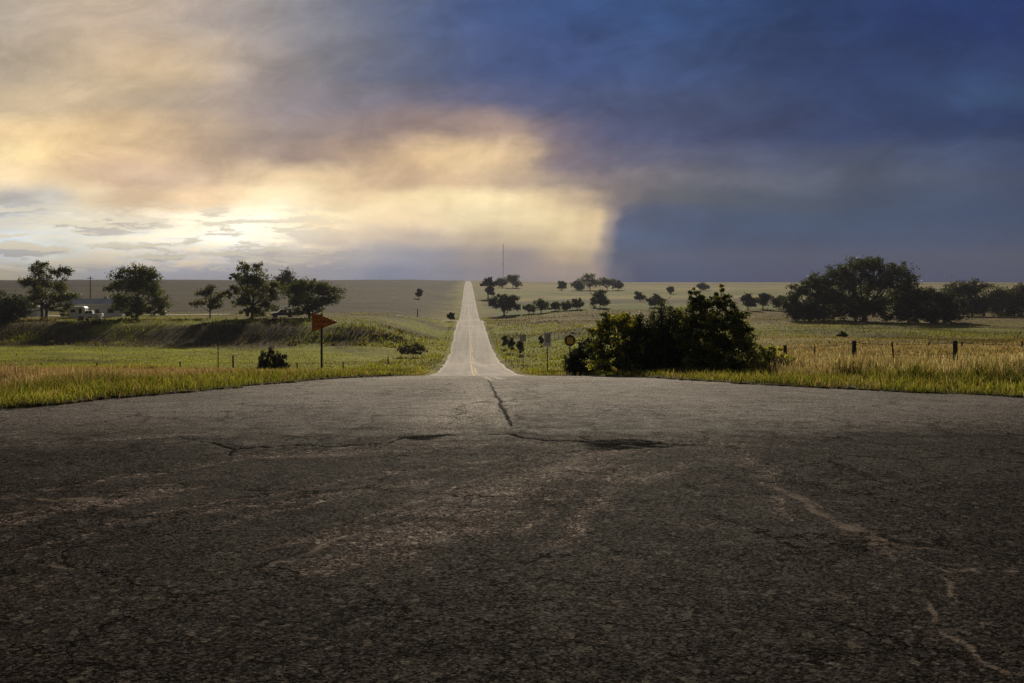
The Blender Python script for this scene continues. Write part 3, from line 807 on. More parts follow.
def px_tree(name, px, d, top, wpx, label, n, tint, nl=8, seed=1, h0=.18, size=None, cat='tree', group=None, lobes_px=None, **kw):
    """a tree at picture column px and distance d whose top is at picture row top; lobes_px: (dx, row, rx, rz) in pixels"""
    loc = at(px, d); s = d/F
    h = z_at(top, d) - loc.z; w = wpx*s
    if DEBUG: print('TREE', px, d, 'base row %.1f top %.1f h %.1f' % (HY+(EYE-loc.z)/d*F, top, h))
    h = max(h, .6*w)
    if lobes_px:
        rg = np.random.default_rng(seed)
        L = [(dx*s, rg.uniform(-.25, .25)*w*.5, z_at(row, d)-loc.z, rx*s, min(rx*s*1.1, w*.4), rz*s) for dx, row, rx, rz in lobes_px]
    else:
        L = auto_lobes(w, h, h*h0, nl, seed)
    return plant(name, loc, L, int(n*1.12), size or max(.16, 1.8*s), tint, label, cat, group, kw.pop('trunk_r', max(.05, w*.028)), **kw)

GREEN = (.080, .098, .028); DK = (.050, .062, .025); FAR_HAZED = (.125, .135, .105); YEL = (.13, .14, .025); OLV = (.075, .08, .026); GREY = (.06, .068, .035)
def build_trees():
    G = 'cottonwoods on the terrace left of the road'
    px_tree('tree', 8, 168, 288, 60, 'dark rounded tree cut by the left edge of the picture', 9000, DK, 9, 3, .04, group=G,
            lobes_px=[(0, 303, 16, 11), (-14, 300, 12, 11), (9, 309, 13, 9), (-20, 312, 14, 9), (2, 316, 18, 6), (14, 303, 8, 8)])
    px_tree('tree', 44, 184, 261, 56, 'tall open two-stemmed tree left of the pale house', 10500, GREEN, seed=4, group=G, stems=2, trunk_r=.3, patch=((.11, .105, .03), .22),
            lobes_px=[(-7, 271, 9, 8), (-10, 283, 12, 7), (-20, 282, 7, 5), (4, 282, 9, 8), (-4, 295, 12, 8), (15, 271, 8, 6), (22, 270, 6, 6), (18, 285, 9, 8), (22, 297, 9, 8), (10, 300, 9, 6), (-11, 303, 7, 5), (25, 306, 6, 5), (-2, 264, 5, 4), (18, 312, 7, 4), (4, 309, 9, 4), (-14, 312, 6, 3)])
    px_tree('tree', 137, 182, 264, 58, 'dense rounded cottonwood just right of the pale house', 14500, GREEN, seed=5, group=G, trunk_r=.34, patch=((.10, .11, .028), .25),
            lobes_px=[(0, 274, 15, 9), (-17, 277, 10, 8), (14, 275, 11, 8), (-22, 288, 8, 6), (0, 288, 18, 10), (18, 289, 10, 9), (21, 299, 9, 8), (-12, 299, 11, 8), (4, 304, 14, 8), (24, 306, 7, 6), (-18, 306, 8, 5), (12, 311, 13, 5), (-6, 313, 11, 5), (22, 312, 7, 4)])
    px_tree('tree', 210, 188, 281, 38, 'small scraggly half-bare tree between two larger cottonwoods', 2600, OLV, seed=6, group=G, clump=.4, twigs=7, trunk_r=.16,
            lobes_px=[(-5, 296, 8, 6), (-12, 303, 7, 4), (5, 300, 7, 5), (12, 295, 5, 5), (1, 306, 9, 4), (-1, 289, 5, 5)])
    px_tree('tree', 252, 180, 260, 58, 'tall spreading cottonwood with feathery bare top right of the scraggly tree', 11500, GREEN, seed=7, group=G, trunk_r=.3, twigs=5, patch=((.15, .15, .025), .28),
            lobes_px=[(-8, 268, 7, 6), (4, 266, 6, 6), (-18, 276, 9, 4), (-4, 280, 13, 8), (10, 281, 11, 9), (-16, 289, 9, 5), (-22, 294, 6, 4), (20, 293, 10, 9), (2, 294, 15, 9), (-10, 302, 10, 6), (16, 305, 10, 6), (0, 309, 9, 4), (24, 284, 5, 5), (6, 313, 12, 4), (-6, 312, 7, 3)])
    px_tree('tree', 289, 330, 270, 38, 'paler thin tree standing behind two darker cottonwoods', 5000, GREY, seed=8, h0=.15, clump=.34)
    px_tree('tree', 309, 186, 278, 54, 'rounded leaning cottonwood above the orange arrow sign', 11000, GREEN, seed=9, group=G, trunk_r=.28, patch=((.085, .085, .03), .25),
            lobes_px=[(-2, 286, 14, 7), (-16, 290, 9, 8), (14, 289, 12, 8), (25, 293, 9, 8), (-4, 298, 16, 9), (16, 300, 12, 7), (-16, 302, 8, 6), (2, 308, 13, 5), (-8, 312, 10, 5), (8, 313, 8, 4)])
    # bushes and small trees down the road
    px_tree('shrub', 413, 128, 341, 29, 'low dark round shrub in the green ditch left of the road', 4200, (.03, .034, .014), seed=21, cat='shrub', h0=.0,
            lobes_px=[(-7, 348, 8, 4), (3, 346, 9, 4.5), (9, 348, 6, 3.5), (-12, 350, 5, 2.5), (0, 351, 13, 3), (-6, 352, 9, 2.5), (8, 352, 7, 2.5)], trunk_r=.06, twigs=2, size=.16)
    px_tree('tree', 419, 470, 289, 9, 'tiny dark lone tree in the brown field left of the road', 700, DK, seed=22, h0=.1)
    px_tree('shrub', 451, 246, 312, 10, 'small dark shrub where the gravel lane meets the road', 900, DK, seed=23, h0=.0, cat='shrub', trunk_r=.06)
    px_tree('tree', 488, 520, 277, 17, 'dark upright tree beside the far road on its right', 3000, (.03, .038, .02), seed=24, h0=.24,
            lobes_px=[(-1, 281, 6, 3.5), (-4, 284, 4, 3), (3, 284, 6, 4), (1, 289, 5, 4), (3, 292, 4, 3)], trunk_r=.4)
    px_tree('tree', 504, 335, 294, 32, 'broad low dark tree right of the road in the dip', 4200, DK, seed=25, h0=.1,
            lobes_px=[(-3, 299, 11, 4.5), (8, 301, 9, 5), (-10, 303, 7, 4), (2, 306, 12, 5), (11, 306, 6, 4)], trunk_r=.32)
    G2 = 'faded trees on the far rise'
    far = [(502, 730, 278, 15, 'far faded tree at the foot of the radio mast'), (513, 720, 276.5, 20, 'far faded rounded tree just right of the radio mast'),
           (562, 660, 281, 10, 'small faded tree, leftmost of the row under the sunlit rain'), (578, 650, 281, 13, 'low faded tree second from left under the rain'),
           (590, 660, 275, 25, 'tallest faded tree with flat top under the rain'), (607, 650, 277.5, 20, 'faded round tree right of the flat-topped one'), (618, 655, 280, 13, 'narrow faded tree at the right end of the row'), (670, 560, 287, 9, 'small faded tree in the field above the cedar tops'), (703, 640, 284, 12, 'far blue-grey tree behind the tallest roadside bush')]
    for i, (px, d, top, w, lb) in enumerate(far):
        px_tree('tree', px, d, top, w*1.12, lb, 1200, FAR_HAZED, 10, 40+i, .02, group=G2, trunk_r=.3, twigs=1, clump=.36)  # leaf colour lightened to imitate fading in haze
    G3 = 'bushes in the dip right of the road'
    for i, (px, d, top, w, lb, c) in enumerate([(600, 345, 291, 27, 'large dark rounded tree in the dip behind the roadside bush', DK), (556, 330, 303.5, 14, 'upright dark bush left of a round bush in the dip', DK),
            (566, 325, 305.5, 17, 'small round bush in the dip', GREEN), (541, 328, 308, 24, 'low spreading bright bush in the dip', (.06, .085, .02)), (529, 332, 308.5, 16, 'low dark bush at the left end of the bush row', GREEN),
            (577, 330, 308, 18, 'pale low bush right of the round bush', OLV), (655, 350, 296, 22, 'rounded greyish tree behind the cedar tops', GREY), (640, 430, 298, 16, 'far low dark tree left of the greyish one', DK)]):
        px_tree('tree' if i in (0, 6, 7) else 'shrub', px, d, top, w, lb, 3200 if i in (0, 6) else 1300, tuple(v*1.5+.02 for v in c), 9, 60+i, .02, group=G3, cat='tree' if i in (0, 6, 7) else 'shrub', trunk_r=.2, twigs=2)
    G4 = 'dark shrubs beside the sign row'
    for i, (px, d, top, w, lb) in enumerate([(505, 150, 335, 9, 'small dark shrub nearest the road among the sign-row shrubs'), (511, 140, 337, 10, 'small dark shrub in the middle of the sign-row shrubs'),
            (520, 132, 340, 11, 'small dark shrub below the grey sign'), (541, 150, 335, 7, 'tiny dark shrub just left of the white sign')]):
        px_tree('shrub', px, d, top, w, lb, 900, DK, 5, 75+i, .0, cat='shrub', group=G4, trunk_r=.05, twigs=1)
    # the big grove on the right
    G5 = 'grove of big dark trees on the right'
    px_tree('tree', 864, 205, 256, 112, 'huge broad-crowned dark tree, highest of the right grove', 38000, DK, seed=81, group=G5, trunk_r=.55, clump=.26, patch=((.055, .066, .028), .25),
            lobes_px=[(-4, 266, 20, 9), (-26, 271, 15, 9), (18, 265, 18, 8), (34, 271, 16, 9), (44, 282, 12, 10), (-40, 282, 15, 10), (-12, 281, 24, 12), (16, 284, 24, 13), (36, 296, 18, 11), (-34, 297, 18, 12), (-4, 300, 26, 12), (18, 306, 24, 10), (-22, 310, 20, 8), (-4, 314, 24, 7), (28, 315, 18, 6), (44, 308, 12, 9), (-38, 315, 12, 6)])
    px_tree('tree', 809, 200, 277, 48, 'dark tree at the left shoulder of the huge grove tree', 14000, DK, seed=82, group=G5, trunk_r=.3, patch=((.055, .062, .028), .25),
            lobes_px=[(4, 284, 11, 7), (-8, 291, 10, 7), (8, 296, 13, 9), (-14, 301, 9, 8), (0, 308, 16, 8), (14, 312, 12, 8), (-15, 314, 10, 6), (0, 316, 14, 5), (-20, 306, 6, 6)])
    px_tree('tree', 931, 205, 286, 62, 'low dark spreading tree right of the huge grove tree', 15000, (.032, .042, .018), seed=83, group=G5, trunk_r=.3,
            lobes_px=[(-8, 295, 14, 8), (-22, 300, 14, 9), (10, 298, 13, 8), (22, 304, 11, 8), (-4, 308, 22, 9), (18, 315, 16, 6), (-20, 316, 16, 6), (0, 318, 20, 4)])
    px_tree('tree', 972, 250, 281, 66, 'greyish rounded tree farther right behind the low grove tree', 13000, (.05, .055, .028), seed=84, group=G5, trunk_r=.3,
            lobes_px=[(-14, 290, 14, 8), (8, 288, 16, 8), (-28, 298, 12, 9), (4, 300, 20, 10), (24, 298, 13, 10), (10, 309, 22, 7), (-22, 309, 14, 6)])
    px_tree('tree', 1014, 255, 285, 50, 'dark tree at the right edge of the picture', 8500, (.045, .05, .024), seed=85, group=G5, trunk_r=.3,
            lobes_px=[(-8, 293, 12, 8), (8, 291, 14, 8), (-12, 303, 13, 9), (10, 303, 16, 10), (0, 311, 18, 6)])
    px_tree('tree', 1062, 250, 283, 60, 'dark tree beyond the right edge tree', 5000, DK, seed=86, group=G5, trunk_r=.3)
    G6 = 'small trees between the bushes and the grove'
    for i, (px, d, top, w, lb) in enumerate([(748, 300, 294, 20, 'small tree at the left of three before the big grove'), (763, 310, 293, 22, 'small tree in the middle of three before the big grove'), (779, 300, 295, 18, 'small tree nearest the big grove, right one of three')]):
        px_tree('tree', px, d, top, w, lb, 2600, GREY, 7, 90+i, .15, group=G6, trunk_r=.2)
    px_tree('shrub', 842, 112, 336, 12, 'small bright green shrub in the pasture behind the fence', 900, (.09, .12, .025), 5, 95, .0, cat='shrub', trunk_r=.04, twigs=1)
build_bank_scrub()
build_trees()

def conifer(name, loc, spires, n, size, tint, label, cat, group=None):
    """upright cedar or juniper: one or several spires (dx, dy, radius, height)"""
    t = thing(name, label, cat, loc, 0, group)
    mb = MB(); pts = []
    tot = sum(s[2]*s[3] for s in spires)
    for dx, dy, r, h in spires:
        mb.tube([(dx*.5, dy*.5, -.2), (dx, dy, h*.4), (dx, dy, h*.97)], [r*.12, r*.08, .01], 6)
        m = int(n*r*h/tot); k = max(20, m//45)
        q = 1-np.sqrt(RNG.uniform(0, 1, k)); zz = h*(.03+.97*q)
        rr = r*(1-q)**.75*(.45+.55*RNG.uniform(0, 1, k)**.5)*(1-.35*np.exp(-q*14)); a = RNG.uniform(0, 2*np.pi, k)
        cx, cy = dx+rr*np.cos(a), dy+rr*np.sin(a)
        for i in range(0, k, 2):
            mb.tube([(dx, dy, max(0.02, zz[i]-rr[i]*.9)), ((dx+cx[i])/2, (dy+cy[i])/2, zz[i]-rr[i]*.3), (cx[i], cy[i], zz[i])], [.016, .011, .004], 4)
        j = RNG.integers(0, k, m); g = RNG.normal(0, 1, (m, 3))*np.array((r*.10, r*.10, r*.17))
        pts.append(np.stack([cx[j], cy[j], zz[j]], -1)+g)
    mb.build('trunk', M['bark'], t, True)
    P = np.vstack(pts); P[:, 2] = np.maximum(P[:, 2], .03)
    V, Q, C = leaf_cloud(P, size, tint)
    npmesh('crown', V, [Q], M['bushleaf'], t, False, C)
    return t

def build_bushes():
    G = 'thicket at the right roadside'
    def B(px, d, lobes, n, size, tint, label, **kw):
        loc = at(px, d); s = d/F
        L = [(dx*s, dy, z_at(row, d)-loc.z, rx*s, min(rx*s*1.1, 1.1), rz*s) for dx, dy, row, rx, rz in lobes]
        return plant(kw.pop('name', 'bush'), loc, L, n, size, tint, label, 'bush', G, kw.pop('trunk_r', .06), kw.pop('stems', 3), kw.pop('clump', .26), .5, 'bushleaf', 4, .12, **kw)
    BD = (.062, .078, .020); LIT_YG = (.33, .32, .04)  # bright yellow-green clump colour stands for sunlit leaves
    B(626, 29, [(-8, .1, 322, 20, 11), (-22, 0, 332, 14, 13), (10, .2, 326, 16, 12), (-28, -.2, 350, 13, 15), (-2, 0, 345, 24, 18), (16, -.2, 350, 20, 20), (-12, -.4, 366, 24, 12), (16, -.3, 368, 20, 10)],
      16000, .09, BD, 'wide dark bush with clumps tinted yellow-green as if sunlit, left part of the roadside thicket', patch=(LIT_YG, .38), clump=.2)
    B(580, 33, [(0, 0, 352, 12, 9), (8, .2, 346, 9, 8), (-6, 0, 364, 12, 9), (8, 0, 368, 12, 8)], 8000, .08, (.022, .028, .011), 'low very dark bush beside the round rusty sign')
    loc = at(664, 28.5); s = 28.5/F
    conifer('cedar', loc, [(-9*s, .2, 18*s, z_at(311, 28.5)-loc.z), (-4*s, -.2, 19*s, z_at(299, 28.5)-loc.z), (6*s, .1, 19*s, z_at(304, 28.5)-loc.z), (-22*s, .3, 20*s, z_at(318, 28.5)-loc.z), (18*s, .2, 20*s, z_at(312, 28.5)-loc.z)],
            34000, .07, (.038, .052, .017), 'dark spiky cedar in the middle of the roadside thicket', 'bush', G)
    B(704, 28, [(-8, 0, 301, 9, 9), (-2, .1, 308, 16, 10), (14, 0, 300, 10, 9), (24, .2, 303, 8, 8), (-20, 0, 322, 14, 14), (8, -.2, 320, 24, 14), (30, 0, 318, 14, 13), (38, 0, 334, 13, 12), (-10, -.2, 340, 26, 18), (22, -.3, 342, 26, 18), (44, .1, 346, 9, 9), (0, -.4, 362, 30, 13), (28, -.3, 364, 24, 12), (-12, .2, 293, 5, 7), (18, 0, 292, 4, 7)],
      27000, .088, BD, 'tallest dark ragged bush of the roadside thicket', patch=((.22, .22, .035), .26), clump=.19)  # lighter clump colour again stands for sunlit leaves
    B(770, 27, [(0, 0, 353, 13, 9), (-12, .1, 358, 10, 9), (12, 0, 361, 12, 9), (-2, -.2, 367, 20, 9), (18, -.1, 371, 12, 6)], 7000, .075, (.42, .43, .06), 'low yellow-green shrub at the right end of the thicket', patch=((.16, .17, .03), .3), trunk_r=.02, clump=.2)
    loc = at(272, 55); s = 55/F
    conifer('juniper', loc, [(-9*s, 0, 7.5*s, z_at(348, 55)-loc.z), (-2*s, .1, 8.5*s, z_at(345, 55)-loc.z), (6*s, -.1, 8.5*s, z_at(348, 55)-loc.z), (12*s, 0, 7*s, z_at(352, 55)-loc.z)],
            9000, .10, (.024, .030, .013), 'dark many-pointed juniper shrub standing alone in the left grass', 'shrub')
build_bushes()

# ------------------------------------------------------------------ fences and posts
def fence(name, label, posts, wires=(.35, .65, .95), sag=.03, wr=.006):
    """posts: (px, distance, kind, row of the top or None, lean)"""
    base = at(posts[len(posts)//2][0], posts[len(posts)//2][1])
    t = thing(name, label, 'fence', base)
    tops = []
    for px, d, kind, top, ln in posts:
        p = at(px, d) - base
        h = (z_at(top, d)-(p.z+base.z)) if top else 1.15
        mb = MB()
        if kind == 'wood':
            r = .072*RNG.uniform(.85, 1.15)
            mb.tube([p-Vector((0, 0, .3)), p+Vector((ln*h*.5+.01, 0, h*.5)), p+Vector((ln*h, 0, h-.02)), p+Vector((ln*h, 0, h))], [r*1.05, r, r*.95, r*.7], 9)
            mb.build('wooden_post', M['post'], t, True)
        else:
            a = p-Vector((0, 0, .3)); b = p+Vector((ln*h, 0, h))
            mb.tube([a, b], .022, 4); mb.tube([a+Vector((0, .03, 0)), b+Vector((0, .03, 0))], .012, 4)
            mb.build('steel_post', M['steel'], t)
        tops.append((p, h, ln))
    for w in wires:
        pts = []
        for (p, h, ln), (p2, h2, l2) in zip(tops[:-1], tops[1:]):
            for k in range(5):
                f = k/5; a = p+Vector((ln*h*w, -.05, h*w)); b = p2+Vector((l2*h2*w, -.05, h2*w))
                q = a.lerp(b, f); q.z -= sag*4*f*(1-f); pts.append(q)
        pts.append(b)
        mb = MB(); mb.tube(pts, wr, 4); mb.build('wire', M['wire'], t)
    return t
fence('wire_fence', 'wire fence with thick wooden and thin leaning steel posts in tall right grass',
      [(735, 41, 'wood', None, 0), (760, 37, 'steel', None, .03), (785, 33, 'wood', 345, 0), (814, 30.2, 'steel', 345.5, .03), (854, 27.6, 'wood', 340.5, .0), (896, 26, 'steel', 342, -.11), (955, 25, 'wood', 340.5, 0), (1030, 24.2, 'steel', 343, .05), (1115, 23.6, 'wood', None, 0)])
fence('wire_fence', 'faint far fence of short posts crossing the pasture on the right',
      [(829, 84, 'wood', 341, 0), (859, 80, 'wood', 341, .03), (893, 76, 'wood', 342, 0), (929, 73, 'wood', 341.5, 0), (962, 70, 'wood', 341.5, -.03), (1022, 66, 'wood', 341, 0), (1080, 62, 'wood', None, 0)], (.45, .85))
fence('wire_fence', 'wire fence of thin dark posts along the left meadow',
      [(-80, 86, 'wood', None, 0), (10, 83, 'wood', None, .02), (97, 80, 'wood', 362.5, 0), (180, 78, 'wood', 361.5, .01), (233, 76, 'wood', 355.5, 0), (297, 78, 'wood', None, 0), (343, 84, 'wood', None, 0), (388, 100, 'wood', None, 0)], (.4, .7, .95))
def post(px, d, top, r, label, mat='post'):
    p = at(px, d); h = z_at(top, d)-p.z
    t = thing('wooden_post', label, 'post', p)
    mb = MB(); mb.tube([(0, 0, -.3), (0.01, 0, h*.5), (.02, 0, h-.05)], [r*1.05, r, r*.95], 9); mb.build('shaft', M[mat], t, True)
    mb = MB(); mb.tube([(.02, 0, h-.05), (.02, 0, h)], [r*1.02, r*.75], 9); mb.build('post_cap', M[mat], t, True)
post(389.5, 172, 325.5, .17, 'stout dark post standing in the field left of the road')
post(417.5, 268, 309, .16, 'thin post beside the gravel lane')
post(218, 86, 336, .05, 'slim pale stake in the left meadow')

# ------------------------------------------------------------------ signs
def text_mesh(name, body, size, mat, parent, loc):
    cu = bpy.data.curves.new(name, 'FONT'); cu.body = body; cu.size = size; cu.extrude = .0015
    cu.align_x = 'CENTER'; cu.align_y = 'CENTER'
    o = bpy.data.objects.new(name, cu); COL.objects.link(o)
    dg = bpy.context.evaluated_depsgraph_get(); dg.update()
    me = bpy.data.meshes.new_from_object(o.evaluated_get(dg))
    bpy.data.objects.remove(o); bpy.data.curves.remove(cu)
    me.materials.clear(); me.materials.append(mat)
    r = bpy.data.objects.new(name, me); COL.objects.link(r); r.parent = parent
    r.rotation_euler = (R(90), 0, 0); r.location = loc
    return r

def build_signs():
    d = 41.0; p = at(321.5, d); s = d/F
    zz = lambda row: z_at(row, d)-p.z
    t = thing('pennant_sign', 'orange pennant sign pointing right on a dark post in the left grass', 'sign', p)
    xl, xr, zt, zb, zm = (312.5-321.5)*s, (338-321.5)*s, zz(312), zz(332), zz(322)
    mb = MB(); mb.tube([(0, .05, -.4), (0, .05, zb+.05), (0, .05, zt-.06)], .055, 8); mb.build('post', M['darkpost'], t)
    mb = MB(); mb.prism([(xl, zb), (xr-.06, zm-.03), (xr, zm), (xr-.06, zm+.03), (xl, zt), (xl-.02, zt-.03), (xl-.02, zb+.03)], -.03, -.022); pl = mb.build('plate', M['orange'], t)
    # black border just inside the edge
    def inset(k):
        cx, cz = xl+.36, zm
        return [(cx+(x-cx)*k, cz+(z-cz)*k) for x, z in ((xl, zb+.0), (xr, zm), (xl, zt))]
    o, i = inset(.95), inset(.90)
    V = [(x, -.0335, z) for x, z in o+i]
    mb = MB(); mb.add(V, [(0, 1, 4, 3), (1, 2, 5, 4), (2, 0, 3, 5)]); mb.build('border', M['black'], pl)
    text_mesh('lettering', 'NO', .2, M['black'], pl, (xl+.22, -.034, zm+.225))
    text_mesh('lettering', 'PASSING', .2, M['black'], pl, (xl+.50, -.034, zm+.01))
    text_mesh('lettering', 'ZONE', .2, M['black'], pl, (xl+.28, -.034, zm-.215))
    for z in (zm+.08, zm-.1):
        mb = MB(); mb.box((0, .0, z), (.16, .045, .03)); mb.build('bracket', M['galv'], t)
    # white upright sign
    d = 74.0; p = at(547.5, d); s = d/F; zz = lambda row: z_at(row, d)-p.z
    t = thing('road_sign', 'upright white rectangular sign with grey panel on a post right of the road', 'sign', p)
    mb = MB(); mb.tube([(0, .05, -.3), (0, .05, zz(333))], .045, 7); mb.build('post', M['darkpost'], t)
    w, zt, zb = 3.6*s, zz(332), zz(346.5)
    mb = MB(); mb.prism([(-w, zb+.05), (-w+.05, zb), (w-.05, zb), (w, zb+.05), (w, zt-.05), (w-.05, zt), (-w+.05, zt), (-w, zt-.05)], -.012, 0); pl = mb.build('plate', M['white'], t)
    mb = MB(); mb.box((.02, -.017, (zt+zb)/2+.08), (w*1.25, .006, (zt-zb)*.6)); mb.build('panel', M['greyface'], pl)
    # round rusty sign
    d = 58.0; p = at(570, d); s = d/F; zz = lambda row: z_at(row, d)-p.z
    t = thing('round_sign', 'round dark rusty sign with dull yellow square middle beside the thicket', 'sign', p)
    mb = MB(); mb.tube([(0, .06, -.3), (0, .06, zz(334))], .045, 7); mb.build('post', M['darkpost'], t)
    c = zz(340.5); r = 5.6*s
    mb = MB(); mb.prism([(r*math.cos(a), c+r*math.sin(a)) for a in np.linspace(0, 2*math.pi, 28, endpoint=False)], -.012, 0); dsk = mb.build('disc', M['rust'], t)
    k = 3.1*s
    mb = MB(); mb.prism([(-k, c-k*.95), (-k*.2, c-k*1.15), (k, c-k), (k*1.05, c+k*.1), (k, c+k), (-k, c+k)], -.02, -.014); mb.build('yellow_panel', M['yellow'], dsk)
    mb = MB(); mb.box((3*s, .0, zz(333)), (3.4*s, .012, 2.8*s)); mb.build('small_plate', M['greyface'], t)
    # grey sign nearer the road
    d = 92.0; p = at(523, d); s = d/F; zz = lambda row: z_at(row, d)-p.z
    t = thing('road_sign', 'small faded grey sign plate on a thin post nearest the road', 'sign', p)
    mb = MB(); mb.tube([(0, .05, -.3), (0, .05, zz(335))], .04, 7); mb.build('post', M['darkpost'], t)
    w = 3.0*s; zt, zb = zz(334), zz(341.5); zm = (zt+zb)/2
    mb = MB(); mb.prism([(0, zb-.05), (w, zm), (0, zt+.05), (-w, zm)] if False else [(-w, zb), (w, zb), (w, zt), (-w, zt)], -.012, 0); mb.build('plate', M['greyface'], t)
build_signs()

# ------------------------------------------------------------------ the farmstead
def wheel_part(t, x, y, r, w=.22):
    mb = MB(); mb.tube([(x, y-w/2, r), (x, y+w/2, r)], r, 16); o = mb.build('wheel', M['tyre'], t, True)
    mb = MB(); mb.tube([(x, y-w/2-.012, r), (x, y+w/2+.012, r)], r*.58, 12); mb.build('rim', M['galv'], o, True)

def pickup(px, d, rz, paint, label, cap=None):
    t = thing('pickup_truck', label, 'pickup', at(px, d, .02), rz)
    mb = MB()      # side view outline in x,z: nose at -x
    mb.prism([(-2.65, .45), (2.6, .45), (2.65, .95), (2.6, 1.12), (.75, 1.14), (-.75, 1.16), (-1.3, 1.12), (-2.45, 1.0), (-2.68, .85)], -.95, .95); mb.build('body', M[paint], t)
    mb = MB(); mb.prism([(-1.25, 1.14), (.72, 1.14), (.6, 1.78), (.42, 1.84), (-.45, 1.84), (-.62, 1.79)], -.84, .84); cab = mb.build('cab', M[cap or paint], t)
    for s in (-1, 1):
        mb = MB(); mb.prism([(-1.0, 1.2), (-.2, 1.2), (-.2, 1.7), (-.56, 1.7)], s*.846-.004, s*.846+.004); mb.build('window', M['glass'], cab)
        mb = MB(); mb.prism([(-.1, 1.2), (.58, 1.2), (.5, 1.7), (-.1, 1.7)], s*.846-.004, s*.846+.004); mb.build('window', M['glass'], cab)
        mb = MB(); mb.box((-2.66, s*.68, .82), (.06, .3, .16)); mb.build('headlight', M['trim'], t)
        for x in (-1.75, 1.6): wheel_part(t, x, s*.84, .38)
    mb = MB(); mb.add([(-1.262, -.76, 1.18), (-1.262, .76, 1.18), (-.66, .7, 1.76), (-.66, -.7, 1.76)], [(0, 1, 2, 3)]); mb.build('windshield', M['glass'], cab)
    mb = MB(); mb.box((-2.72, 0, .55), (.12, 1.8, .2)); mb.build('bumper', M['galv'], t)
    mb = MB(); mb.box((1.65, 0, 1.135), (1.7, 1.5, .02)); mb.build('bed', M['dark'], t)

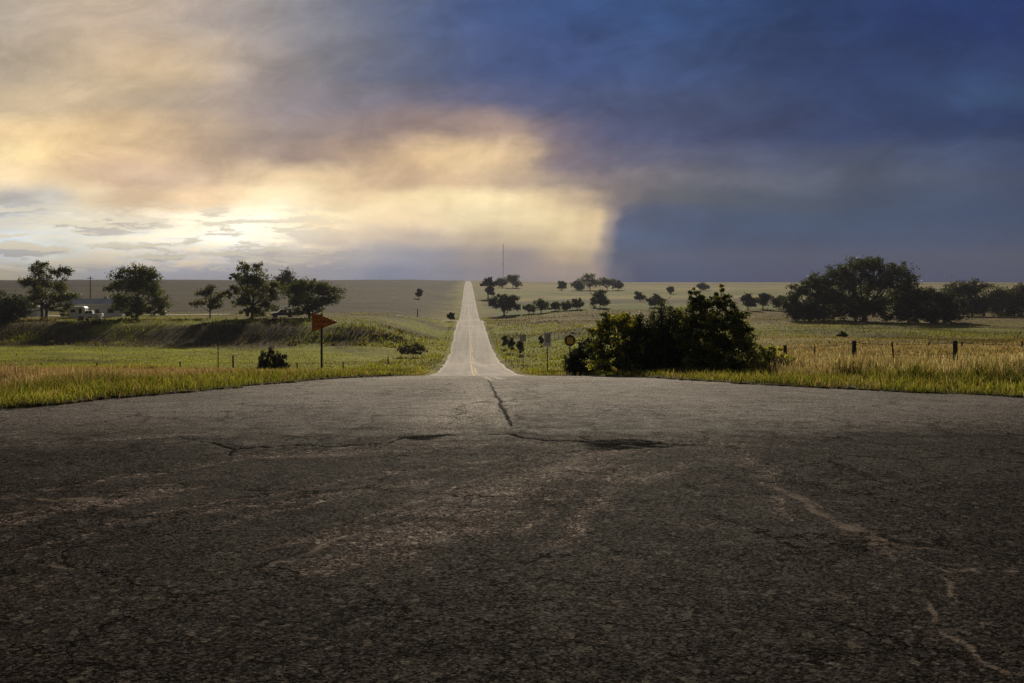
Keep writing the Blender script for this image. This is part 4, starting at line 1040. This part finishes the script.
def build_farm():
    d = 200.0; p = at(95, d); t = thing('house', 'pale low house with white-trimmed roof behind the left trees', 'house', p, R(4))
    L, W, H = 12.6, 6.5, 3.2
    mb = MB(); mb.box((0, W/2, H/2), (L, W, H)); mb.build('wall', M['siding'], t)
    mb = MB(); x = L/2+.5
    V = [(-x, -.6, H+.02), (x, -.6, H+.02), (x, W+.6, H+.02), (-x, W+.6, H+.02), (-x, W/2, H+1.35), (x, W/2, H+1.35)]
    mb.add(V, [(0, 1, 5, 4), (2, 3, 4, 5), (0, 3, 2, 1)], [(1, 2, 5), (3, 0, 4)]); rf = mb.build('roof', M['roofing'], t)
    mb = MB(); mb.box((0, -.65, H-.06), (L+1.1, .1, .26)); mb.build('fascia', M['trim'], rf)
    mb = MB(); mb.box((1.2, W/2+.6, H+1.3), (.6, .6, 1.1)); mb.build('chimney', M['roofing'], rf)
    for x, w, h, z, nm in ((-4.0, 1.7, 1.5, 1.7, 'window'), (-1.1, .95, 2.05, 1.03, 'door'), (.55, .95, 2.05, 1.03, 'door'), (3.6, 1.5, 1.1, 1.75, 'window')):
        mb = MB(); mb.box((x, -.03, z), (w, .05, h)); o = mb.build(nm, M['dark' if nm == 'door' else 'glass'], t)
        mb = MB()
        for q in ((x-w/2-.05, z, .1, h+.2), (x+w/2+.05, z, .1, h+.2)): mb.box((q[0], -.045, q[1]), (q[2], .08, q[3]))
        mb.box((x, -.045, z+h/2+.05), (w, .08, .1)); mb.build('frame', M['trim'], o)
        if nm == 'door':
            mb = MB(); mb.box((x+w*.36, -.07, z), (.06, .05, .12)); mb.build('handle', M['galv'], o)
    for x in (6.0, -6.1):
        mb = MB(); mb.box((x, -.5, H/2-.1), (.14, .14, H-.2)); mb.build('porch_post', M['trim'], t)
    # camper trailer left of the house
    t = thing('camper_trailer', 'tan rounded camper trailer parked left of the pale house', 'camper', at(77, 192, .02), R(6))
    mb = MB(); mb.prism([(-1.9, .55), (1.6, .55), (1.75, 1.2), (1.7, 2.3), (1.45, 2.62), (1.0, 2.72), (-1.1, 2.72), (-1.7, 2.5), (-1.98, 1.9), (-2.02, 1.0)], 0, 2.2); b = mb.build('body', M['siding'], t)
    mb = MB(); mb.prism([(-1.2, 2.74), (1.05, 2.74), (1.5, 2.64), (1.78, 2.3), (1.78, 2.2), (1.5, 2.55), (1.0, 2.65), (-1.1, 2.65)], -.04, 2.24); mb.build('roof_edge', M['trim'], t)
    mb = MB(); mb.box((.7, -.02, 1.45), (.65, .04, 1.6)); mb.build('door', M['dark'], t)
    mb = MB(); mb.box((-.9, -.02, 1.7), (1.0, .04, .6)); mb.build('window', M['glass'], t)
    for y in (.12, 2.05): wheel_part(t, .1, y, .34)
    mb = MB(); mb.tube([(-1.9, 1.1, .5), (-2.9, 1.1, .5)], .05, 6); mb.build('drawbar', M['darkpost'], t)
    pickup(90, 186, R(12), 'carwhite', 'white pickup parked in front of the pale house')
    pickup(283, 192, R(24), 'carblue', 'dark blue pickup parked between the two right cottonwoods', 'carwhite')
    for px, w, lb in ((96.5, .5, 'left one of two small white boxes on the ground by the house'), (99.5, .75, 'right and larger of two small white boxes by the house')):
        t = thing('storage_box', lb, 'box', at(px, 184, .02), R(10), 'white boxes by the house')
        mb = MB(); mb.box((0, 0, .2), (w, .5, .4)); mb.build('bin', M['trim'], t)
        mb = MB(); mb.box((0, 0, .43), (w+.06, .56, .06)); mb.build('lid', M['carwhite'], t)
    t = thing('shed', 'small white shed half hidden behind the leftmost trees', 'shed', at(30, 205), R(-5))
    mb = MB(); mb.box((0, 1.6, 1.25), (3.4, 3.2, 2.5)); mb.build('wall', M['trim'], t)
    mb = MB(); mb.prism([(-1.95, 2.45), (0, 3.35), (1.95, 2.45), (1.95, 2.53), (0, 3.47), (-1.95, 2.53)], -.2, 3.4); mb.build('roof', M['roofing'], t)
    mb = MB(); mb.box((.5, -.02, 1.0), (1.0, .05, 2.0)); mb.build('door', M['siding'], t)
    # utility pole behind the house, with its cross arm
    d = 240.0; p = at(90.3, d); h = z_at(276, d)-p.z
    t = thing('utility_pole', 'slim dark utility pole rising behind the pale house', 'utility pole', p)
    mb = MB(); mb.tube([(0, 0, -.5), (0, 0, h*.5), (0, 0, h)], [.19, .16, .12], 8); mb.build('pole', M['pole'], t, True)
    mb = MB(); mb.box((0, -.16, h-.7), (1.9, .1, .13)); ca = mb.build('crossarm', M['pole'], t)
    for x in (-.85, -.3, .3, .85):
        mb = MB(); mb.tube([(x, -.16, h-.64), (x, -.16, h-.56), (x, -.16, h-.46)], [.03, .06, .035], 7); mb.build('insulator', M['galv'], ca)
build_farm()

def build_mast():
    d = 1500.0; p = at(503.2, d); h = z_at(244, d)-p.z
    t = thing('radio_mast', 'thin guyed lattice radio mast on the far horizon', 'mast', p)
    mb = MB(); r = .62
    leg = [(r*math.cos(a), r*math.sin(a)) for a in (0.3, 0.3+2*math.pi/3, 0.3+4*math.pi/3)]
    for x, y in leg: mb.tube([(x, y, -1), (x, y, h)], .11, 5)
    n = int(h/2.0)
    for k in range(n):
        for i in range(3):
            a, b = leg[i], leg[(i+1) % 3]; z0, z1 = k*2.0, k*2.0+2.0
            mb.tube([(a[0], a[1], z0), (b[0], b[1], min(z1, h))], .05, 4)
    mb.build('lattice', M['mast'], t)
    for f in (.5, .95):
        for a in (0.3, 0.3+2*math.pi/3, 0.3+4*math.pi/3):
            x, y = 42*math.cos(a), 42*math.sin(a)
            mb = MB(); mb.tube([(0, 0, h*f), (x, y, gz(p.x+x, p.y+y)-p.z)], .03, 4); mb.build('guy_wire', M['wire'], t)
    mb = MB(); mb.tube([(0, 0, h), (0, 0, h+3)], .06, 5); mb.build('aerial', M['mast'], t)
    return p.z+h+3
MAST_TOP = build_mast()

# ------------------------------------------------------------------ haze
def build_haze():
    m, t, out = new_mat('thin_rain_haze')
    v = t.n('ShaderNodeVolumePrincipled')
    v.inputs['Color'].default_value = (.18, .19, .24, 1); v.inputs['Density'].default_value = .00032
    v.inputs['Anisotropy'].default_value = .25
    t.link(v.outputs[0], out.inputs['Volume'])
    mb = MB(); zt = MAST_TOP+3; zb = -15.5
    mb.box((0, 0, (zt+zb)/2), (4600, 4600, zt-zb))
    o = mb.build('haze', m); tag(o, kind='stuff')
build_haze()

# ------------------------------------------------------------------ sky
SKY = [
 (283, [(-300,(200,185,165)),(0,(205,195,175)),(120,(178,176,182)),(280,(180,172,175)),(390,(140,145,165)),(490,(165,155,160)),(590,(180,160,150)),(620,(84,92,120)),(645,(48,66,108)),(1000,(42,56,98)),(1300,(40,52,88))]),
 (272, [(-300,(215,200,170)),(0,(222,208,178)),(40,(200,195,185)),(120,(185,185,195)),(200,(180,180,192)),(280,(190,184,186)),(340,(168,166,178)),(390,(140,147,170)),(440,(155,155,170)),(490,(168,158,164)),(550,(192,170,158)),(592,(190,168,156)),(615,(98,102,130)),(642,(54,72,112)),(1000,(50,64,104)),(1300,(46,58,92))]),
 (255, [(-300,(215,205,185)),(0,(205,212,214)),(60,(222,220,205)),(120,(220,215,200)),(180,(225,215,200)),(240,(215,208,200)),(300,(208,196,185)),(360,(180,174,174)),(420,(162,160,170)),(480,(186,172,164)),(520,(182,166,162)),(560,(228,200,162)),(582,(228,202,164)),(599,(168,154,152)),(616,(68,86,122)),(800,(56,72,108)),(1000,(54,69,104)),(1300,(48,60,92))]),
 (238, [(-300,(220,205,180)),(0,(212,222,226)),(50,(222,226,220)),(110,(235,230,210)),(170,(245,240,222)),(230,(254,249,230)),(280,(246,231,203)),(350,(226,205,178)),(420,(206,188,170)),(480,(214,193,164)),(530,(230,207,168)),(570,(246,220,172)),(566,(246,220,172)),(593,(238,210,168)),(607,(160,148,144)),(621,(74,95,130)),(720,(60,80,115)),(1000,(54,72,106)),(1300,(46,60,94))]),
 (220, [(-300,(225,200,165)),(0,(182,182,178)),(60,(226,216,190)),(130,(224,208,182)),(200,(250,234,198)),(250,(254,243,213)),(330,(246,226,184)),(400,(246,220,178)),(470,(252,231,186)),(540,(252,228,180)),(560,(250,226,176)),(598,(242,214,166)),(613,(165,150,142)),(626,(80,92,120)),(760,(62,82,112)),(1000,(54,74,106)),(1300,(44,58,94))]),
 (200, [(-300,(225,195,155)),(0,(162,157,152)),(40,(190,183,172)),(90,(224,203,168)),(140,(214,186,152)),(200,(230,200,160)),(280,(246,224,182)),(360,(238,210,167)),(430,(250,226,176)),(500,(250,228,180)),(545,(238,212,166)),(585,(200,176,148)),(618,(128,120,122)),(650,(100,102,111)),(760,(75,86,104)),(900,(62,78,106)),(1100,(50,66,100)),(1300,(42,56,92))]),
 (180, [(-300,(220,190,150)),(0,(240,214,168)),(60,(225,194,148)),(110,(190,160,131)),(170,(185,157,133)),(230,(206,178,143)),(300,(236,208,163)),(360,(214,184,148)),(420,(204,173,142)),(480,(225,195,153)),(560,(152,136,130)),(640,(112,109,118)),(720,(96,99,113)),(860,(76,86,106)),(1000,(64,77,106)),(1300,(44,58,94))]),
 (155, [(-300,(215,185,145)),(0,(238,207,153)),(50,(240,209,150)),(100,(210,177,133)),(180,(194,164,131)),(240,(160,139,124)),(320,(150,131,121)),(400,(202,170,133)),(460,(236,205,157)),(517,(225,194,152)),(546,(124,111,124)),(620,(90,92,116)),(720,(82,87,110)),(860,(68,79,106)),(960,(60,76,108)),(1300,(42,56,94))]),
 (130, [(-300,(205,178,142)),(0,(225,194,143)),(60,(225,191,138)),(130,(205,174,133)),(200,(180,154,128)),(280,(135,122,117)),(360,(130,115,115)),(440,(152,131,125)),(512,(172,147,130)),(556,(100,95,118)),(640,(72,82,116)),(760,(60,71,107)),(860,(45,62,102)),(1000,(37,57,100)),(1300,(34,50,90))]),
 (100, [(-300,(190,168,140)),(0,(190,167,133)),(80,(195,169,133)),(160,(175,154,129)),(230,(160,141,127)),(300,(124,117,121)),(400,(110,107,121)),(500,(84,89,121)),(600,(62,78,122)),(700,(60,74,114)),(800,(42,62,110)),(900,(35,59,113)),(985,(44,77,126)),(1050,(38,66,116)),(1300,(32,50,92))]),
 (60, [(-300,(170,155,138)),(0,(168,153,134)),(100,(190,164,129)),(185,(196,168,130)),(250,(150,137,129)),(330,(110,111,121)),(420,(84,94,122)),(520,(60,77,123)),(640,(50,75,126)),(760,(44,65,114)),(860,(32,54,107)),(1000,(36,61,116)),(1300,(30,46,90))]),
 (15, [(-300,(150,142,134)),(0,(163,149,135)),(100,(180,157,131)),(200,(164,147,134)),(300,(124,124,130)),(400,(84,94,120)),(500,(58,79,126)),(600,(43,74,131)),(700,(41,72,127)),(800,(32,58,110)),(900,(25,49,106)),(1000,(24,51,116)),(1300,(26,42,86))]),
 (-250, [(-400,(140,135,132)),(100,(135,132,132)),(400,(80,90,115)),(700,(42,62,110)),(1300,(26,42,86))]),
 (-1500, [(-400,(86,86,92)),(467,(66,72,88)),(1300,(50,58,78))]),
]
def tone(x, y, c):
    r, g, b = c; m = (r+g+b)/3
    k = 1.0
    if x > 560 and y < 110: k = .78
    elif x > 640: k = 1.04 if y > 200 else .95
    elif x < 300 and y < 110: k = .72
    elif x < 300 and y < 190: k = .9
    g = 1.09 if (x < 470 and 195 < y < 262) else 1.0
    if x < 300 and 205 < y < 262: k = .76; g = 1.18
    elif x < 330 and y <= 200: g = 1.11; k = max(k, .85)
    elif x < 620 and y <= 200: g = 1.04
    return tuple(max(0, m+(v-m)*k)*g for v in c)
def build_world():
    w = bpy.data.worlds.new('World'); SC.world = w; w.use_nodes = True
    t = NT(w.node_tree)
    out = t.n('ShaderNodeOutputWorld'); bg = t.n('ShaderNodeBackground'); t.link(bg.outputs[0], out.inputs[0])
    tc = t.n('ShaderNodeTexCoord'); D = tc.outputs['Generated']
    sp = t.n('ShaderNodeSeparateXYZ'); t.link(D, sp.inputs[0]); X, Y, Z = sp.outputs
    hz = t.math('SQRT', t.math('ADD', t.math('MULTIPLY', X, X), t.math('MULTIPLY', Y, Y)))
    hz = t.math('MAXIMUM', hz, 1e-4)
    az = t.math('ARCTAN2', X, Y)                                   # 0 along the road, + to the right
    el = t.math('DIVIDE', Z, t.math('MAXIMUM', Y, t.math('MULTIPLY', hz, .55)))   # slope of the line of sight
    # wisps bend the cloud field
    q = t.comb(t.math('MULTIPLY', az, 3.2), t.math('MULTIPLY', el, 7.5))
    n1 = t.noise(q, 1.6, 5, .55); n2 = t.noise(q, 4.2, 5, .6)
    s1 = t.n('ShaderNodeSeparateColor'); t.link(n1.outputs[1], s1.inputs[0])
    s2 = t.n('ShaderNodeSeparateColor'); t.link(n2.outputs[1], s2.inputs[0])
    low = t.rng(el, .0, .08, .15, 1)
    du = t.math('MULTIPLY', t.math('ADD', t.math('MULTIPLY', t.math('SUBTRACT', s1.outputs[0], .5), .10), t.math('MULTIPLY', t.math('SUBTRACT', s2.outputs[0], .5), .03)), low)
    dv = t.math('MULTIPLY', t.math('ADD', t.math('MULTIPLY', t.math('SUBTRACT', s1.outputs[1], .5), .055), t.math('MULTIPLY', t.math('SUBTRACT', s2.outputs[1], .5), .018)), low)
    # keep the sharp rim of the rain shaft nearly straight, leaning a little
    shaft = t.math('MULTIPLY', t.rng(az, .08, .13, 0, 1, True), t.rng(az, .2, .28, 1, 0, True))
    keep = t.math('SUBTRACT', 1.0, t.math('MULTIPLY', shaft, t.rng(el, .10, .16, .45, 0)))
    U = t.math('ADD', az, t.math('MULTIPLY', du, keep)); V = t.math('ADD', el, dv)
    SPAN = .64
    U01 = t.math('ADD', t.math('DIVIDE', U, 2*SPAN), .5)
    prev = None; pe = None
    back = (66, 68, 76)
    for y, stops in SKY:
        stops = [(x, tone(x, y, c)) for x, c in stops]
        cr = t.n('ShaderNodeValToRGB'); t.link(U01, cr.inputs[0]); ramp = cr.color_ramp; ramp.interpolation = 'B_SPLINE' if y < 190 else 'EASE'
        pts = [(min(1, max(0, math.atan((x-VX)/F)/(2*SPAN)+.5)), c) for x, c in stops]
        pts = [(0.0, pts[0][1])] + pts + [(1.0, pts[-1][1])]
        els = ramp.elements
        els[0].position = 0; els[0].color = (*lin(pts[0][1]), 1); els[1].position = 1; els[1].color = (*lin(pts[-1][1]), 1)
        for p, c in pts[1:-1]:
            e = els.new(p); e.color = (*lin(c), 1)
        ee = (HY-y)/F
        if prev is None: prev = cr.outputs[0]
        else: prev = t.mix(t.rng(V, pe, ee, 0, 1, True), prev, cr.outputs[0])
        pe = ee
    c = t.mix(t.rng(t.math('ABSOLUTE', az), .62, 1.5, 0, 1, True), prev, lin(back))
    # cloud texture: broad soft billows, finer and flatter near the horizon
    qp = t.comb(t.math('MULTIPLY', az, 5.0), t.math('MULTIPLY', el, 10.0))
    b1 = t.noise(qp, 1.3, 6, .58, .4); b2 = t.noise(qp, 3.6, 6, .62, .6)
    f = t.math('MULTIPLY', t.rng(b1.outputs[0], .3, .7, .84, 1.16), t.rng(b2.outputs[0], .3, .7, .95, 1.05))
    c = t.mix(1.0, c, t.comb(f, f, f), 'MULTIPLY')
    hi = t.noise(t.comb(t.math('ADD', t.math('MULTIPLY', az, 8.0), t.math('MULTIPLY', el, -4.0)), t.math('MULTIPLY', el, 12.0), 2.0), 1.5, 9, .62, .6)
    hm = t.math('MULTIPLY', t.rng(el, .07, .13, 0, 1, True), t.rng(az, .0, .25, .8, 1.0))
    f = t.math('ADD', 1.0, t.math('MULTIPLY', hm, t.rng(hi.outputs[0], .32, .68, -.17, .19)))
    c = t.mix(1.0, c, t.comb(f, f, f), 'MULTIPLY')
    # rain streaks
    st = t.comb(t.math('ADD', t.math('MULTIPLY', az, 26.0), t.math('MULTIPLY', el, -5.0)), t.math('MULTIPLY', el, 2.2), 3.0)
    rn = t.noise(st, 1.5, 4, .55)
    rm = t.math('MULTIPLY', t.rng(az, -.08, .06, 0, 1, True), t.rng(az, .30, .45, 1, 0, True))
    rf = t.math('ADD', 1.0, t.math('MULTIPLY', rm, t.math('MULTIPLY', t.rng(el, .24, .10, .12, 1, True), t.rng(rn.outputs[0], .3, .7, -.05, .05))))
    c = t.mix(1.0, c, t.comb(rf, rf, rf), 'MULTIPLY')
    # broken low clouds with bright rims on the clear western strip
    lo = t.comb(t.math('MULTIPLY', az, 8.0), t.math('MULTIPLY', el, 40.0), 7.0)
    l1 = t.noise(lo, 1.7, 8, .6, .15)
    l2 = t.noise(t.comb(t.math('MULTIPLY', az, 8.0), t.math('ADD', t.math('MULTIPLY', el, 40.0), .17), 7.0), 1.7, 8, .6, .15)
    win = t.math('MULTIPLY', t.math('MULTIPLY', t.rng(el, .006, .022, 0, 1, True), t.rng(el, .07, .100, 1, 0, True)), t.rng(az, -.10, -.30, 0, 1, True))
    body = t.rng(l1.outputs[0], .51, .57, 0, 1, True)
    rim = t.math('MULTIPLY', t.rng(l1.outputs[0], .49, .54, 0, 1, True), t.rng(t.math('SUBTRACT', l1.outputs[0], l2.outputs[0]), -.005, .05, 0, 1))
    # clear air from the sky model behind the gaps
    sk = t.n('ShaderNodeTexSky', sky_type='NISHITA', sun_disc=False)
    sk.sun_elevation = SUN_EL; sk.sun_rotation = SUN_AZ; sk.dust_density = 2.0
    clear = t.math('MULTIPLY', win, t.rng(l1.outputs[0], .50, .40, 0, .35, True))
    sks = t.mix(1.0, sk.outputs[0], (.09, .095, .10), 'MULTIPLY')
    c = t.mix(clear, c, sks)
    c = t.mix(0.0, c, (1, 1, 1))
    c = t.mix(t.math('MULTIPLY', win, t.math('MULTIPLY', body, .6)), c, lin((186, 176, 170)))
    c = t.mix(t.math('MULTIPLY', win, t.math('MULTIPLY', rim, .95)), c, lin((255, 244, 216)))
    # the sky brightness stays in the range of the sky model: colours x10, strength 0.1
    c10 = t.mix(1.0, c, (10, 10, 10), 'MULTIPLY')
    t.link(c10, bg.inputs[0]); bg.inputs[1].default_value = .1
    w.cycles.sampling_method = 'MANUAL'; w.cycles.sample_map_resolution = 512

SUN_EL, SUN_AZ = R(20), R(4.0)
build_world()
sd = bpy.data.lights.new('sun', 'SUN'); sd.energy = 5.0; sd.angle = R(2.0); sd.color = (1.0, .87, .66)
so = bpy.data.objects.new('sun', sd); COL.objects.link(so)
dirv = Vector((math.sin(SUN_AZ)*math.cos(SUN_EL), math.cos(SUN_AZ)*math.cos(SUN_EL), math.sin(SUN_EL)))
so.rotation_euler = dirv.to_track_quat('Z', 'Y').to_euler(); so.location = (0, 0, 40)

# ------------------------------------------------------------------ camera and output
cd = bpy.data.cameras.new('camera'); co = bpy.data.objects.new('camera', cd); COL.objects.link(co)
cd.sensor_width = 36; cd.lens = F/1024*36
cd.shift_x = (512-VX)/1024; cd.shift_y = -(341.5-HY)/1024
cd.clip_start = .05; cd.clip_end = 20000
co.location = (0, 0, EYE); co.rotation_euler = (R(90), 0, 0)
SC.camera = co
SC.view_settings.view_transform = 'Standard'; SC.view_settings.look = 'None'
SC.view_settings.gamma = 1; SC.view_settings.exposure = 0.12; SC.view_settings.use_curve_mapping = False
SC.cycles.use_denoising = True; SC.cycles.denoiser = 'OPENIMAGEDENOISE'; SC.cycles.denoising_input_passes = 'RGB_ALBEDO_NORMAL'; SC.cycles.denoising_prefilter = 'NONE'
SC.cycles.max_bounces = 6; SC.cycles.diffuse_bounces = 3; SC.cycles.transmission_bounces = 3; SC.cycles.volume_bounces = 0
SC.cycles.caustics_reflective = False; SC.cycles.caustics_refractive = False
